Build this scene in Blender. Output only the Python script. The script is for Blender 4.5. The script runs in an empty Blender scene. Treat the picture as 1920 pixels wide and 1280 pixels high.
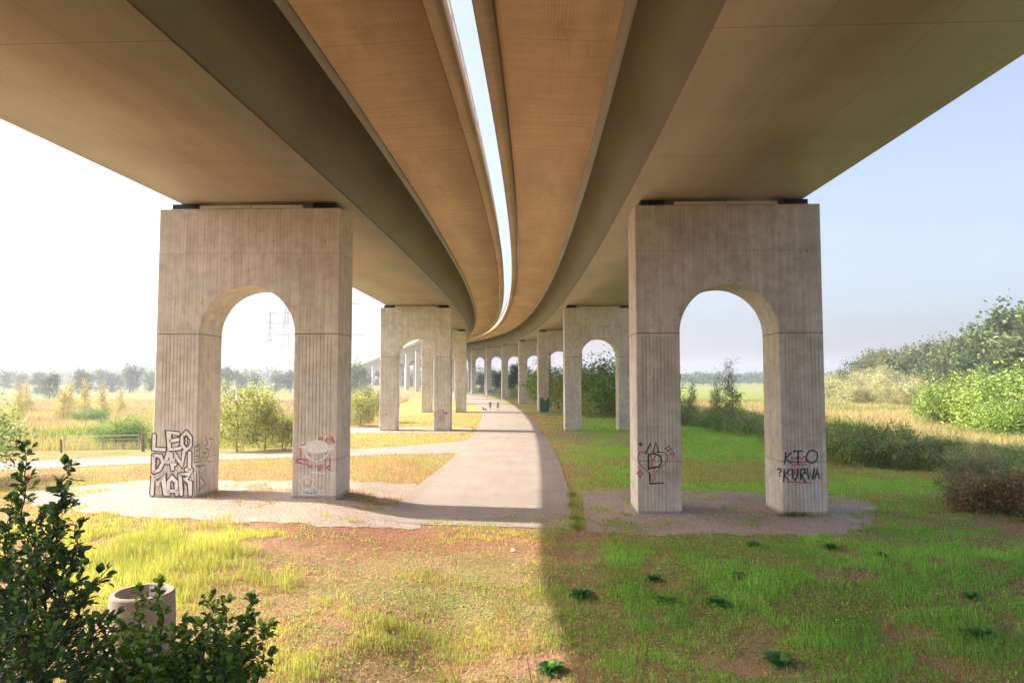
import bpy, bmesh, math, random
import numpy as np
from mathutils import Vector, Matrix
R = math.radians
rng = np.random.default_rng(7)
random.seed(7)
S = bpy.context.scene
# ---------------------------------------------------------------- camera, sky, sun, exposure
CAMZ = 5.65
PITCH = 0.0569
FPX = 1280.0
cd = bpy.data.cameras.new('camera')
cam = bpy.data.objects.new('camera', cd); S.collection.objects.link(cam)
cam.location = (0, 0, CAMZ); cam.rotation_euler = (math.pi/2 + PITCH, 0, 0)
cd.sensor_width = 36; cd.lens = 36*FPX/1920.0; cd.clip_start = 0.05; cd.clip_end = 9000
S.camera = cam
SUN_EL = R(38.75); SUN_AZ = math.atan2(-0.987, 0.16)      # direction (x,y) towards the sun
w = bpy.data.worlds.new('World'); S.world = w; w.use_nodes = True
wn = w.node_tree; bg = wn.nodes['Background']
sky = wn.nodes.new('ShaderNodeTexSky'); sky.sky_type = 'NISHITA'; sky.sun_disc = False
sky.sun_elevation = SUN_EL; sky.sun_rotation = SUN_AZ
sky.air_density = 0.75; sky.dust_density = 6.0; sky.ozone_density = 1.0; sky.altitude = 10
tcw = wn.nodes.new('ShaderNodeTexCoord'); mpw = wn.nodes.new('ShaderNodeMapping'); mpw.inputs['Scale'].default_value = (1.2, 1.6, 7.0); mpw.inputs['Rotation'].default_value = (.1, .25, .4)
wn.links.new(tcw.outputs['Generated'], mpw.inputs['Vector'])
nzw = wn.nodes.new('ShaderNodeTexNoise'); nzw.inputs['Scale'].default_value = 1.6; nzw.inputs['Detail'].default_value = 7; nzw.inputs['Roughness'].default_value = .55; nzw.inputs['Distortion'].default_value = .6
wn.links.new(mpw.outputs[0], nzw.inputs['Vector'])
crw = wn.nodes.new('ShaderNodeValToRGB'); crw.color_ramp.elements[0].position = .42; crw.color_ramp.elements[1].position = .75; crw.color_ramp.elements[1].color = (.42, .42, .42, 1)
wn.links.new(nzw.outputs[0], crw.inputs[0])
mxw = wn.nodes.new('ShaderNodeMix'); mxw.data_type = 'RGBA'; wn.links.new(crw.outputs[0], mxw.inputs[0]); wn.links.new(sky.outputs[0], mxw.inputs[6]); mxw.inputs[7].default_value = (1.55, 1.62, 1.7, 1)
wn.links.new(mxw.outputs[2], bg.inputs[0]); bg.inputs[1].default_value = 0.118
sl = bpy.data.lights.new('sun', 'SUN'); sun = bpy.data.objects.new('sun', sl); S.collection.objects.link(sun)
sl.energy = 2.55; sl.angle = R(0.6); sl.color = (1, .92, .8)
sd = Vector((-0.987*math.cos(SUN_EL), 0.16*math.cos(SUN_EL), math.sin(SUN_EL)))
sun.rotation_euler = sd.to_track_quat('Z', 'Y').to_euler()
S.view_settings.view_transform = 'Standard'; S.view_settings.look = 'None'
S.view_settings.exposure = 1.85; S.view_settings.gamma = 1
# ---------------------------------------------------------------- helpers
def tag(o, label=None, cat=None, group=None, kind=None):
    if label: o['label'] = label
    if cat: o['category'] = cat
    if group: o['group'] = group
    if kind: o['kind'] = kind
    return o
def empty(name, loc, rz=0, **k):
    o = bpy.data.objects.new(name, None); S.collection.objects.link(o)
    o.location = loc; o.rotation_euler = (0, 0, rz); o.empty_display_size = .3
    return tag(o, **k)
def link(name, me, m=None, parent=None, **k):
    o = bpy.data.objects.new(name, me); S.collection.objects.link(o)
    if m: me.materials.append(m)
    if parent: o.parent = parent
    return tag(o, **k)
def np_mesh(name, co, faces, cols=None, uvs=None, smooth=False):
    """co (N,3), faces (M,k)"""
    me = bpy.data.meshes.new(name)
    co = np.asarray(co, np.float32); faces = np.asarray(faces, np.int32)
    M, k = faces.shape
    me.vertices.add(len(co)); me.vertices.foreach_set('co', co.ravel())
    me.loops.add(M*k); me.loops.foreach_set('vertex_index', faces.ravel())
    me.polygons.add(M); me.polygons.foreach_set('loop_start', np.arange(M, dtype=np.int32)*k)
    me.polygons.foreach_set('loop_total', np.full(M, k, np.int32))
    if smooth: me.polygons.foreach_set('use_smooth', np.ones(M, bool))
    if cols is not None:
        a = me.attributes.new('col', 'FLOAT_COLOR', 'POINT')
        c = np.ones((len(co), 4), np.float32); c[:, :3] = cols; a.data.foreach_set('color', c.ravel())
    if uvs is not None:
        uv = me.uv_layers.new(name='UVMap'); uv.data.foreach_set('uv', np.asarray(uvs, np.float32)[faces.ravel()].ravel())
    me.update(calc_edges=True); me.validate()
    return me
class MB:
    """collects boxes, bars, tubes in one mesh"""
    def __init__(s): s.v = []; s.f = []
    def box(s, x0, x1, y0, y1, z0, z1):
        b = len(s.v); s.v += [(x, y, z) for z in (z0, z1) for y in (y0, y1) for x in (x0, x1)]
        s.f += [tuple(b+i for i in q) for q in ((0, 2, 3, 1), (4, 5, 7, 6), (0, 1, 5, 4), (2, 6, 7, 3), (0, 4, 6, 2), (1, 3, 7, 5))]
        return s
    def tube(s, p, q, r0, r1=None, n=6, cap=True):
        p = Vector(p); q = Vector(q); r1 = r0 if r1 is None else r1
        d = (q-p).normalized(); a = d.orthogonal().normalized(); c = d.cross(a)
        b = len(s.v)
        for o, r in ((p, r0), (q, r1)):
            for i in range(n):
                t = 2*math.pi*i/n; s.v.append(tuple(o + a*(r*math.cos(t)) + c*(r*math.sin(t))))
        for i in range(n):
            j = (i+1) % n; s.f.append((b+i, b+j, b+n+j, b+n+i))
        if cap: s.f.append(tuple(b+i for i in range(n))[::-1]); s.f.append(tuple(b+n+i for i in range(n)))
        return s
    def build(s, name, m, parent=None, bevel=0, smooth=False, **k):
        me = bpy.data.meshes.new(name); me.from_pydata(s.v, [], s.f)
        if bevel or True:
            bm = bmesh.new(); bm.from_mesh(me)
            bmesh.ops.recalc_face_normals(bm, faces=bm.faces)
            if bevel: bmesh.ops.bevel(bm, geom=bm.edges[:], offset=bevel, segments=1, affect='EDGES')
            bm.to_mesh(me); bm.free()
        if smooth:
            for p in me.polygons: p.use_smooth = True
        me.update()
        return link(name, me, m, parent, **k)
def ss(t): t = np.clip(t, 0, 1); return t*t*(3-2*t)
_perm = rng.random((256, 256))
def vnoise(x, y, sc=1.0, seed=0):
    x = np.asarray(x)*sc + 17.3*seed; y = np.asarray(y)*sc + 31.7*seed
    xi = np.floor(x).astype(int); yi = np.floor(y).astype(int); fx = ss(x-xi); fy = ss(y-yi)
    g = lambda a, b: _perm[a & 255, b & 255]
    return (g(xi, yi)*(1-fx)+g(xi+1, yi)*fx)*(1-fy) + (g(xi, yi+1)*(1-fx)+g(xi+1, yi+1)*fx)*fy
def fbm(x, y, sc=1.0, seed=0, o=4):
    r = 0; a = .5; t = 0
    for i in range(o):
        r = r + a*vnoise(x, y, sc*2**i, seed+i*3); t += a; a *= .55
    return r/t
# camera geometry helpers (used only to find real positions on the ground or on a pier face)
cP, sP = math.cos(PITCH), math.sin(PITCH)
def ray(px, py):
    vx, vz = (px-960)/FPX, (640-py)/FPX
    return Vector((vx, cP - vz*sP, sP + vz*cP))
def hz(x, y):
    """height of the ground"""
    x = np.asarray(x, float); y = np.asarray(y, float)
    h = 3.9*ss((12.5-y)/11.5)
    h = h + .3*ss((20-y)/8.0)*ss((-x-1)/6)
    h = h + .55*ss((-3.5-x)/5.0)*ss((60-y)/18.0)*ss((y-14)/8)
    h = h + .12*(fbm(x, y, .12, 3)-.5)*ss((14-y)/3)
    h = h - .7*ss((22-y)/8.0)*ss((x+4)/3.0)
    h = h + .10*(fbm(x, y, .55, 13, 3)-.5)*ss((24.5-y)/3)
    far = ss((y-320)/200.)
    h = h + 1.6*far
    return h
def G(px, py, z=None):
    d = ray(px, py)
    t = 12.0
    if z is not None: t = (z-CAMZ)/d.z; return Vector((d.x*t, d.y*t, z))
    zz = 0.0
    for i in range(30):
        t = (zz-CAMZ)/d.z; zz = float(hz(d.x*t, d.y*t))
    return Vector((d.x*t, d.y*t, zz))
def at(px, Y):
    X = (px-960)/FPX*Y*1.0
    return X, Y
def proj(x, y, z):
    z = z-CAMZ; d = y*cP+z*sP; v = z*cP-y*sP
    return 960+FPX*x/d, 640-FPX*v/d
# ---------------------------------------------------------------- materials
def mat(name):
    m = bpy.data.materials.new(name); m.use_nodes = True; nt = m.node_tree
    b = nt.nodes['Principled BSDF']; b.inputs['Roughness'].default_value = .85
    return m, nt, b
def N(nt, t, **k):
    n = nt.nodes.new(t)
    for a, v in k.items():
        if a in n.inputs: n.inputs[a].default_value = v
        else: setattr(n, a, v)
    return n
def L(nt, a, b): nt.links.new(a, b)
def mix(nt, f, a, b, mode='MIX'):
    n = nt.nodes.new('ShaderNodeMix'); n.data_type = 'RGBA'; n.blend_type = mode
    for s, v in ((0, f), (6, a), (7, b)):
        if hasattr(v, 'links') or hasattr(v, 'is_linked'): nt.links.new(v, n.inputs[s])
        elif s == 0: n.inputs[0].default_value = v
        else: n.inputs[s].default_value = (*v, 1) if len(v) == 3 else v
    return n.outputs[2]
def ramp(nt, src, stops):
    r = nt.nodes.new('ShaderNodeValToRGB'); e = r.color_ramp.elements
    while len(e) < len(stops): e.new(.5)
    for i, (p, c) in enumerate(stops): e[i].position = p; e[i].color = (*c, 1) if not isinstance(c, (int, float)) else (c, c, c, 1)
    nt.links.new(src, r.inputs[0]); return r.outputs[0]
def noise(nt, vec, scale, detail=5, rough=.6, dist=0):
    n = nt.nodes.new('ShaderNodeTexNoise'); n.inputs['Scale'].default_value = scale; n.inputs['Detail'].default_value = detail
    n.inputs['Roughness'].default_value = rough; n.inputs['Distortion'].default_value = dist
    if vec is not None: nt.links.new(vec, n.inputs['Vector'])
    return n.outputs['Fac']
def vmap(nt, src, scale=(1, 1, 1), loc=(0, 0, 0)):
    n = nt.nodes.new('ShaderNodeMapping'); n.inputs['Scale'].default_value = scale; n.inputs['Location'].default_value = loc
    nt.links.new(src, n.inputs['Vector']); return n.outputs[0]
def math_(nt, op, a, b=None, c=None, clamp=False):
    n = nt.nodes.new('ShaderNodeMath'); n.operation = op; n.use_clamp = clamp
    for i, v in enumerate((a, b, c)):
        if v is None: continue
        if isinstance(v, (int, float)): n.inputs[i].default_value = v
        else: nt.links.new(v, n.inputs[i])
    return n.outputs[0]
def bump(nt, b, h, strength=.5, dist=.02):
    n = nt.nodes.new('ShaderNodeBump'); n.inputs['Strength'].default_value = strength; n.inputs['Distance'].default_value = dist
    nt.links.new(h, n.inputs['Height']); nt.links.new(n.outputs[0], b.inputs['Normal'])
def attr(nt, name='col'):
    n = nt.nodes.new('ShaderNodeAttribute'); n.attribute_name = name; return n
def leaf_mat(name, trans=.35, gloss=.5):
    m, nt, b = mat(name); a = attr(nt)
    L(nt, a.outputs['Color'], b.inputs['Base Color']); b.inputs['Roughness'].default_value = gloss
    b.inputs['Specular IOR Level'].default_value = .3
    t = N(nt, 'ShaderNodeBsdfTranslucent'); 
    c = mix(nt, 1.0, a.outputs['Color'], (1.1, 1.15, .75), 'MULTIPLY'); L(nt, c, t.inputs[0])
    ms = N(nt, 'ShaderNodeMixShader'); ms.inputs[0].default_value = trans
    L(nt, b.outputs[0], ms.inputs[1]); L(nt, t.outputs[0], ms.inputs[2])
    L(nt, ms.outputs[0], nt.nodes['Material Output'].inputs[0]); return m
M_leaf = leaf_mat('leaves'); M_glossy = leaf_mat('dark_leaves', .35, .45); M_grass = leaf_mat('grass', .4, .6)
def flat(name, c, rough=.7, metal=0, var=.15, scale=8):
    m, nt, b = mat(name); tc = N(nt, 'ShaderNodeTexCoord')
    f = noise(nt, tc.outputs['Object'], scale, 4)
    dk = tuple(v*(1-var) for v in c); lt = tuple(min(1, v*(1+var)) for v in c)
    L(nt, ramp(nt, f, [(.3, dk), (.7, lt)]), b.inputs['Base Color'])
    b.inputs['Roughness'].default_value = rough; b.inputs['Metallic'].default_value = metal
    return m
M_stone = leaf_mat('stone', 0.0, .9)
M_bark = flat('bark', (.14, .11, .08), .9, 0, .4, 5)
M_wood = flat('weathered_wood', (.22, .17, .12), .9, 0, .3, 12)
M_pale = flat('pale_wood', (.62, .48, .33), .9, 0, .3, 9)
M_galv = flat('galvanised_steel', (.5, .5, .5), .45, .6, .1, 6)
M_black = flat('bearing_black', (.03, .035, .04), .6)
M_pylon = flat('pylon_steel', (.3, .31, .33), .6, .3)
M_cable = flat('cable', (.12, .12, .13), .6)

def pier_material():
    m, nt, b = mat('pier_concrete'); tc = N(nt, 'ShaderNodeTexCoord'); o = tc.outputs['Object']
    oi = N(nt, 'ShaderNodeObjectInfo')
    off = N(nt, 'ShaderNodeVectorMath', operation='ADD'); L(nt, o, off.inputs[0])
    sc = N(nt, 'ShaderNodeVectorMath', operation='SCALE'); 
    cmb = N(nt, 'ShaderNodeCombineXYZ'); L(nt, oi.outputs['Random'], cmb.inputs[0]); L(nt, oi.outputs['Random'], cmb.inputs[1]); L(nt, oi.outputs['Random'], cmb.inputs[2])
    L(nt, cmb.outputs[0], sc.inputs[0]); sc.inputs['Scale'].default_value = 40; L(nt, sc.outputs[0], off.inputs[1]); ov = off.outputs[0]
    big = noise(nt, ov, .55, 6, .65)
    med = noise(nt, ov, 2.2, 8, .7)
    streak = noise(nt, vmap(nt, ov, (5.0, 5.0, .28)), 1.0, 5, .7)
    fine = noise(nt, vmap(nt, ov, (14, 14, 2.0)), 1.0, 3, .6)
    grain = noise(nt, ov, 60, 3, .7)
    col = ramp(nt, big, [(.28, (.57, .515, .445)), (.5, (.71, .655, .58)), (.72, (.79, .74, .665))])
    col = mix(nt, .38, col, ramp(nt, med, [(.32, (.55, .53, .51)), (.55, (1, 1, 1)), (.75, (1.08, 1.06, 1.03))]), 'MULTIPLY')
    sx = N(nt, 'ShaderNodeSeparateXYZ'); L(nt, o, sx.inputs[0]); X, Y, Z = sx.outputs
    # vertical streaks
    sfac = ramp(nt, streak, [(.42, 1.0), (.60, 0.0)])
    col = mix(nt, math_(nt, 'MULTIPLY', sfac, .24), col, (.25, .185, .135))
    # board flutes below springing (UV.y carries the height below the springing line; attribute 'zrel')
    at_ = attr(nt, 'zrel'); zr = at_.outputs['Fac']
    wv = math_(nt, 'SINE', math_(nt, 'MULTIPLY', math_(nt, 'ADD', X, math_(nt, 'MULTIPLY', fine, .015)), 2*math.pi/.155))
    groove = ramp(nt, math_(nt, 'ADD', math_(nt, 'MULTIPLY', wv, .5), .5), [(.66, 0.0), (.9, 1.0)])
    # local x inside a leg panel: |x| between 2.3 and 3.7
    ax = math_(nt, 'ABSOLUTE', X)
    inpanel = math_(nt, 'MULTIPLY', math_(nt, 'GREATER_THAN', ax, 2.28), math_(nt, 'LESS_THAN', ax, 3.78))
    below = math_(nt, 'LESS_THAN', zr, -.12)
    patch = ramp(nt, noise(nt, vmap(nt, ov, (1.2, 1.2, .5)), 1.0, 4, .6), [(.33, .35), (.6, 1.0)])
    pm = math_(nt, 'MULTIPLY', math_(nt, 'MULTIPLY', inpanel, below), patch)
    gup = math_(nt, 'MULTIPLY', math_(nt, 'GREATER_THAN', zr, -.12), .22)
    gm = math_(nt, 'MULTIPLY', groove, math_(nt, 'ADD', pm, math_(nt, 'MULTIPLY', gup, patch)))
    col = mix(nt, math_(nt, 'MULTIPLY', gm, .36), col, (.2, .165, .135))
    # lift joints (recessed dirty lines) at zrel 0 and -5.45
    def line(z0, wd):
        d = math_(nt, 'ABSOLUTE', math_(nt, 'SUBTRACT', zr, z0)); return math_(nt, 'LESS_THAN', d, wd)
    j = math_(nt, 'MAXIMUM', line(0.0, .022), math_(nt, 'MULTIPLY', line(-5.45, .016), .8))
    jn = line(3.55, .05)
    col = mix(nt, math_(nt, 'MULTIPLY', jn, .12), col, (.16, .13, .11))
    col = mix(nt, math_(nt, 'MULTIPLY', j, .75), col, (.1, .08, .065))
    # tie holes
    vo = N(nt, 'ShaderNodeTexVoronoi'); vo.feature = 'F1'; vo.inputs['Scale'].default_value = 1.0; vo.inputs['Randomness'].default_value = .15
    L(nt, vmap(nt, o, (.9, .01, .72)), vo.inputs['Vector'])
    hole = math_(nt, 'LESS_THAN', vo.outputs['Distance'], .03)
    col = mix(nt, math_(nt, 'MULTIPLY', hole, .7), col, (.09, .07, .06))
    # narrow darker band at the foot
    foot = ramp(nt, math_(nt, 'ADD', Z, math_(nt, 'MULTIPLY', med, 1.2)), [(.0, 0.0), (1.0, 0.0)])
    col = mix(nt, math_(nt, 'MULTIPLY', math_(nt, 'LESS_THAN', Z, .14), .45), col, (.16, .13, .11))
    L(nt, col, b.inputs['Base Color'])
    h = math_(nt, 'ADD', math_(nt, 'MULTIPLY', grain, .25), math_(nt, 'MULTIPLY', med, .6))
    h = math_(nt, 'SUBTRACT', h, math_(nt, 'MULTIPLY', gm, 1.2)); h = math_(nt, 'SUBTRACT', h, math_(nt, 'MULTIPLY', j, 1.5))
    bump(nt, b, h, .7, .02); return m
M_pier = pier_material()

def deck_material(name, c, kind):
    """UV: x = metres along the bridge, y = metres across"""
    m, nt, b = mat(name); uv = N(nt, 'ShaderNodeUVMap').outputs[0]; tc = N(nt, 'ShaderNodeTexCoord')
    sx = N(nt, 'ShaderNodeSeparateXYZ'); L(nt, uv, sx.inputs[0]); U, V, _ = sx.outputs
    big = noise(nt, vmap(nt, uv, (.12, .35, 1)), 1.0, 5, .6)
    dk = tuple(v*.78 for v in c); lt = tuple(v*1.15 for v in c)
    col = ramp(nt, big, [(.3, dk), (.7, lt)])
    def seam(x, period, wd, ph=0):
        fr = math_(nt, 'FRACT', math_(nt, 'ADD', math_(nt, 'DIVIDE', x, period), ph))
        return math_(nt, 'LESS_THAN', fr, wd/period)
    if kind == 'web':
        s = seam(U, 45.0, .07, .25)
        col = mix(nt, math_(nt, 'MULTIPLY', s, .6), col, tuple(v*.35 for v in c)); b.inputs['Roughness'].default_value = .6
    elif kind == 'steel':
        st = noise(nt, vmap(nt, uv, (.9, .06, 1)), 1.0, 4, .6)
        col = mix(nt, .35, col, ramp(nt, st, [(.3, (.8, .8, .8)), (.7, (1.12, 1.1, 1.05))]), 'MULTIPLY')
        s = math_(nt, 'MAXIMUM', seam(U, 9.0, .05, .35), math_(nt, 'MULTIPLY', seam(V, 2.55, .035, .1), .6))
        col = mix(nt, math_(nt, 'MULTIPLY', s, .55), col, tuple(v*.35 for v in c))
        b.inputs['Roughness'].default_value = .55
        bump(nt, b, math_(nt, 'MULTIPLY', s, -1.0), .4, .02)
    else:
        fine = noise(nt, vmap(nt, uv, (1.5, 22, 1)), 1.0, 3, .6)
        cross = noise(nt, vmap(nt, uv, (3.2, .35, 1)), 1.0, 4, .65)
        col = mix(nt, .5, col, ramp(nt, cross, [(.3, (.72, .70, .66)), (.65, (1.1, 1.1, 1.1))]), 'MULTIPLY')
        wv = math_(nt, 'ADD', math_(nt, 'MULTIPLY', math_(nt, 'SINE', math_(nt, 'MULTIPLY', V, 2*math.pi/.105)), .5), .5)
        pt = ramp(nt, noise(nt, vmap(nt, uv, (.15, .7, 1), (3, 1, 0)), 1.0, 4, .6), [(.4, .0), (.62, 1.0)])
        gr = math_(nt, 'MULTIPLY', ramp(nt, wv, [(.7, 0.0), (.95, 1.0)]), pt)
        col = mix(nt, math_(nt, 'MULTIPLY', gr, .30), col, tuple(v*.35 for v in c))
        col = mix(nt, math_(nt, 'MULTIPLY', ramp(nt, fine, [(.55, 0.0), (.75, 1.0)]), .2), col, tuple(v*.4 for v in c))
        s = seam(math_(nt, 'ADD', U, math_(nt, 'MULTIPLY', big, .2)), 7.4, .05, .2)
        col = mix(nt, math_(nt, 'MULTIPLY', s, .35), col, tuple(v*.3 for v in c))
        sn = noise(nt, vmap(nt, uv, (.22, 1.1, 1), (7, 2, 0)), 1.0, 6, .7)
        col = mix(nt, ramp(nt, sn, [(.56, 0.0), (.7, .38)]), col, tuple(v*.45 for v in c))
        bump(nt, b, math_(nt, 'SUBTRACT', fine, gr), .4, .015)
    L(nt, col, b.inputs['Base Color']); return m
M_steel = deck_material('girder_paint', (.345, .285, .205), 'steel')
M_web = deck_material('web_paint_shaded', (.17, .155, .105), 'web')  # girder paint darkened, shade on the webs is put into the colour
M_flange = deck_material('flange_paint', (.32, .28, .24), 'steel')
M_slab = deck_material('slab_concrete', (.64, .44, .295), 'concrete')
M_edge = deck_material('edge_concrete', (.50, .38, .27), 'concrete')

def ground_material():
    m, nt, b = mat('ground_soil'); tc = N(nt, 'ShaderNodeTexCoord'); o = tc.outputs['Object']; a = attr(nt)
    f1 = noise(nt, o, .9, 8, .7); f2 = noise(nt, o, 9, 6, .75); f3 = noise(nt, o, .05, 5, .6)
    col = mix(nt, .75, a.outputs['Color'], ramp(nt, f2, [(.28, (.5, .47, .45)), (.55, (1.2, 1.15, 1.1))]), 'MULTIPLY')
    col = mix(nt, .5, col, ramp(nt, f1, [(.3, (.65, .62, .58)), (.65, (1.2, 1.2, 1.15))]), 'MULTIPLY')
    col = mix(nt, .5, col, ramp(nt, f3, [(.35, (.8, .8, .75)), (.6, (1.15, 1.15, 1.1))]), 'MULTIPLY')
    L(nt, col, b.inputs['Base Color']); b.inputs['Roughness'].default_value = .95; b.inputs['Specular IOR Level'].default_value = .1
    bump(nt, b, math_(nt, 'ADD', f2, math_(nt, 'MULTIPLY', f1, 1.5)), 1.0, .12); return m
M_ground = ground_material()
def paving(name, c, c2, grit):
    m, nt, b = mat(name); tc = N(nt, 'ShaderNodeTexCoord'); o = tc.outputs['Object']
    f1 = noise(nt, o, .35, 6, .65); f2 = noise(nt, o, grit, 5, .8); f3 = noise(nt, vmap(nt, o, (1.6, .12, 1)), 1.0, 4, .6)
    col = ramp(nt, f1, [(.3, c2), (.65, c)])
    col = mix(nt, .6 if grit < 20 else .35, col, ramp(nt, f2, [(.32, (.5, .47, .45)), (.6, (1.15, 1.12, 1.1))]), 'MULTIPLY')
    col = mix(nt, .35, col, ramp(nt, f3, [(.3, (.78, .77, .75)), (.6, (1.08, 1.08, 1.08))]), 'MULTIPLY')
    L(nt, col, b.inputs['Base Color']); b.inputs['Roughness'].default_value = .92
    bump(nt, b, f2, .8, .05 if grit < 20 else .01); return m
M_path = paving('path_asphalt', (.38, .315, .27), (.30, .25, .215), 45)
M_gravel = paving('gravel', (.49, .395, .325), (.37, .29, .235), 7)
# ---------------------------------------------------------------- bridge alignment
RAD = 1150.0; S0 = 68.0; XC = -.45
_zs = [(-40, 6.8), (0, 7.22), (29.5, 7.6), (77, 8.2), (122, 8.75), (167, 9.6), (212, 10.95), (257, 12.4), (302, 13.7), (347, 14.4), (392, 14.6), (450, 13.8), (520, 11.0), (600, 6.8), (700, 1.6), (780, -2.5)]
def ztop(s):
    xs = [p[0] for p in _zs]; ys = [p[1] for p in _zs]
    if s <= xs[0]: return ys[0]+CAMZ
    if s >= xs[-1]: return ys[-1]+CAMZ
    i = max(j for j in range(len(xs)) if xs[j] <= s); i = min(i, len(xs)-2)
    def m(j):
        if j == 0: return (ys[1]-ys[0])/(xs[1]-xs[0])
        if j == len(xs)-1: return (ys[-1]-ys[-2])/(xs[-1]-xs[-2])
        return (ys[j+1]-ys[j-1])/(xs[j+1]-xs[j-1])
    h = xs[i+1]-xs[i]; t = (s-xs[i])/h
    return CAMZ+(2*t**3-3*t*t+1)*ys[i]+(t**3-2*t*t+t)*h*m(i)+(-2*t**3+3*t*t)*ys[i+1]+(t**3-t*t)*h*m(i+1)
def cl(s, u=0.0):
    a = (s-S0)/RAD
    return XC-RAD*(1-math.cos(a))+u*math.cos(a), S0+RAD*math.sin(a)+u*math.sin(a), a
STAT = list(np.arange(-26, 340, 3.0))+list(np.arange(340, 762, 7.0))
def sweep(name, prof, m, parent, closed=True, org=(0, 0, 0), smooth=False, **k):
    pts = list(prof); n = len(pts); co = []; uv = []
    acc = [0]
    for i in range(1, n+1): acc.append(acc[-1]+math.dist(pts[i-1], pts[i % n]))
    cols = n+1 if closed else n
    for s in STAT:
        zt = ztop(s)
        for j in range(cols):
            u, z = pts[j % n]; x, y, a = cl(s, u); co.append((x-org[0], y-org[1], zt+z-org[2])); uv.append((s, acc[j]))
    f = []
    for i in range(len(STAT)-1):
        for j in range(cols-1):
            p = i*cols+j; f.append((p, p+1, p+cols+1, p+cols))
    me = np_mesh(name, co, f, uvs=uv)
    if closed:
        bm = bmesh.new(); bm.from_mesh(me); bmesh.ops.remove_doubles(bm, verts=bm.verts, dist=.0005)
        bmesh.ops.recalc_face_normals(bm, faces=bm.faces)
        bmesh.ops.holes_fill(bm, edges=[e for e in bm.edges if e.is_boundary], sides=0)
        bm.to_mesh(me); bm.free()
    if smooth:
        for p in me.polygons: p.use_smooth = True
    return link(name, me, m, parent, **k)
def viaduct(sgn, label):
    q = lambda u: sgn*u
    ox, oy, _ = cl(29.5, q(10)); org = (ox, oy, 0)
    t = empty('viaduct_deck', org, label=label, cat='bridge', group='twin road decks')
    b0 = .33
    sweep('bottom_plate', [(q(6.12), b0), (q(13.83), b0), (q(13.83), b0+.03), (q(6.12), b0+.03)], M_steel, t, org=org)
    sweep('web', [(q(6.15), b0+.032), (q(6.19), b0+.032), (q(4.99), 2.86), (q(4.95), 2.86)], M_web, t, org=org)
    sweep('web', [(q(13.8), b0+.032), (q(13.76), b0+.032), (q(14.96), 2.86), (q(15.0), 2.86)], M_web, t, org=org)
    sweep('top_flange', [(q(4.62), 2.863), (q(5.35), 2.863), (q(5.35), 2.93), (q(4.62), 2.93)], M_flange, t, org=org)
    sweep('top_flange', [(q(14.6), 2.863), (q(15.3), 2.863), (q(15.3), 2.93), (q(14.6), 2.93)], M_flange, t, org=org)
    # bottom flange lip, proud of the girder
    # deck slab with both overhangs
    sweep('deck_slab', [(q(1.02), 3.12), (q(4.6), 2.934), (q(15.3), 2.934), (q(17.5), 3.12), (q(17.5), 3.42), (q(1.02), 3.42)], M_slab, t, org=org)
    e1 = sweep('edge_beam', [(q(.42), 2.94), (q(.95), 3.0), (q(1.0), 3.16), (q(1.0), 3.66), (q(.45), 3.72)], M_edge, t, org=org)  # inner beam deepened so no sun passes the slot between decks
    e2 = sweep('edge_beam', [(q(17.52), 3.12), (q(17.95), 3.12), (q(17.9), 3.62), (q(17.52), 3.6)], M_edge, t, org=org)
    for uu, e in ((.62, e1), (17.72, e2)):
        mb = MB()
        for z in (3.98, 4.3, 4.66):
            for i in range(len(STAT)-1):
                p = cl(STAT[i], q(uu)); r = cl(STAT[i+1], q(uu)); r0 = .05 if z > 4.5 else .035
                mb.tube((p[0]-ox, p[1]-oy, ztop(STAT[i])+z), (r[0]-ox, r[1]-oy, ztop(STAT[i+1])+z), r0, n=5, cap=False)
        for s in np.arange(-24, 420, 2.0):
            p = cl(s, q(uu)); zt = ztop(s); mb.tube((p[0]-ox, p[1]-oy, zt+3.6), (p[0]-ox, p[1]-oy, zt+4.66), .035, n=4)
        mb.build('railing', M_galv, t)
    return t
viaduct(-1, 'left road deck, its girder underside warm brown, joining white sky at the left')
viaduct(1, 'right road deck, its girder underside dark olive, against blue sky at the right')
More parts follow.
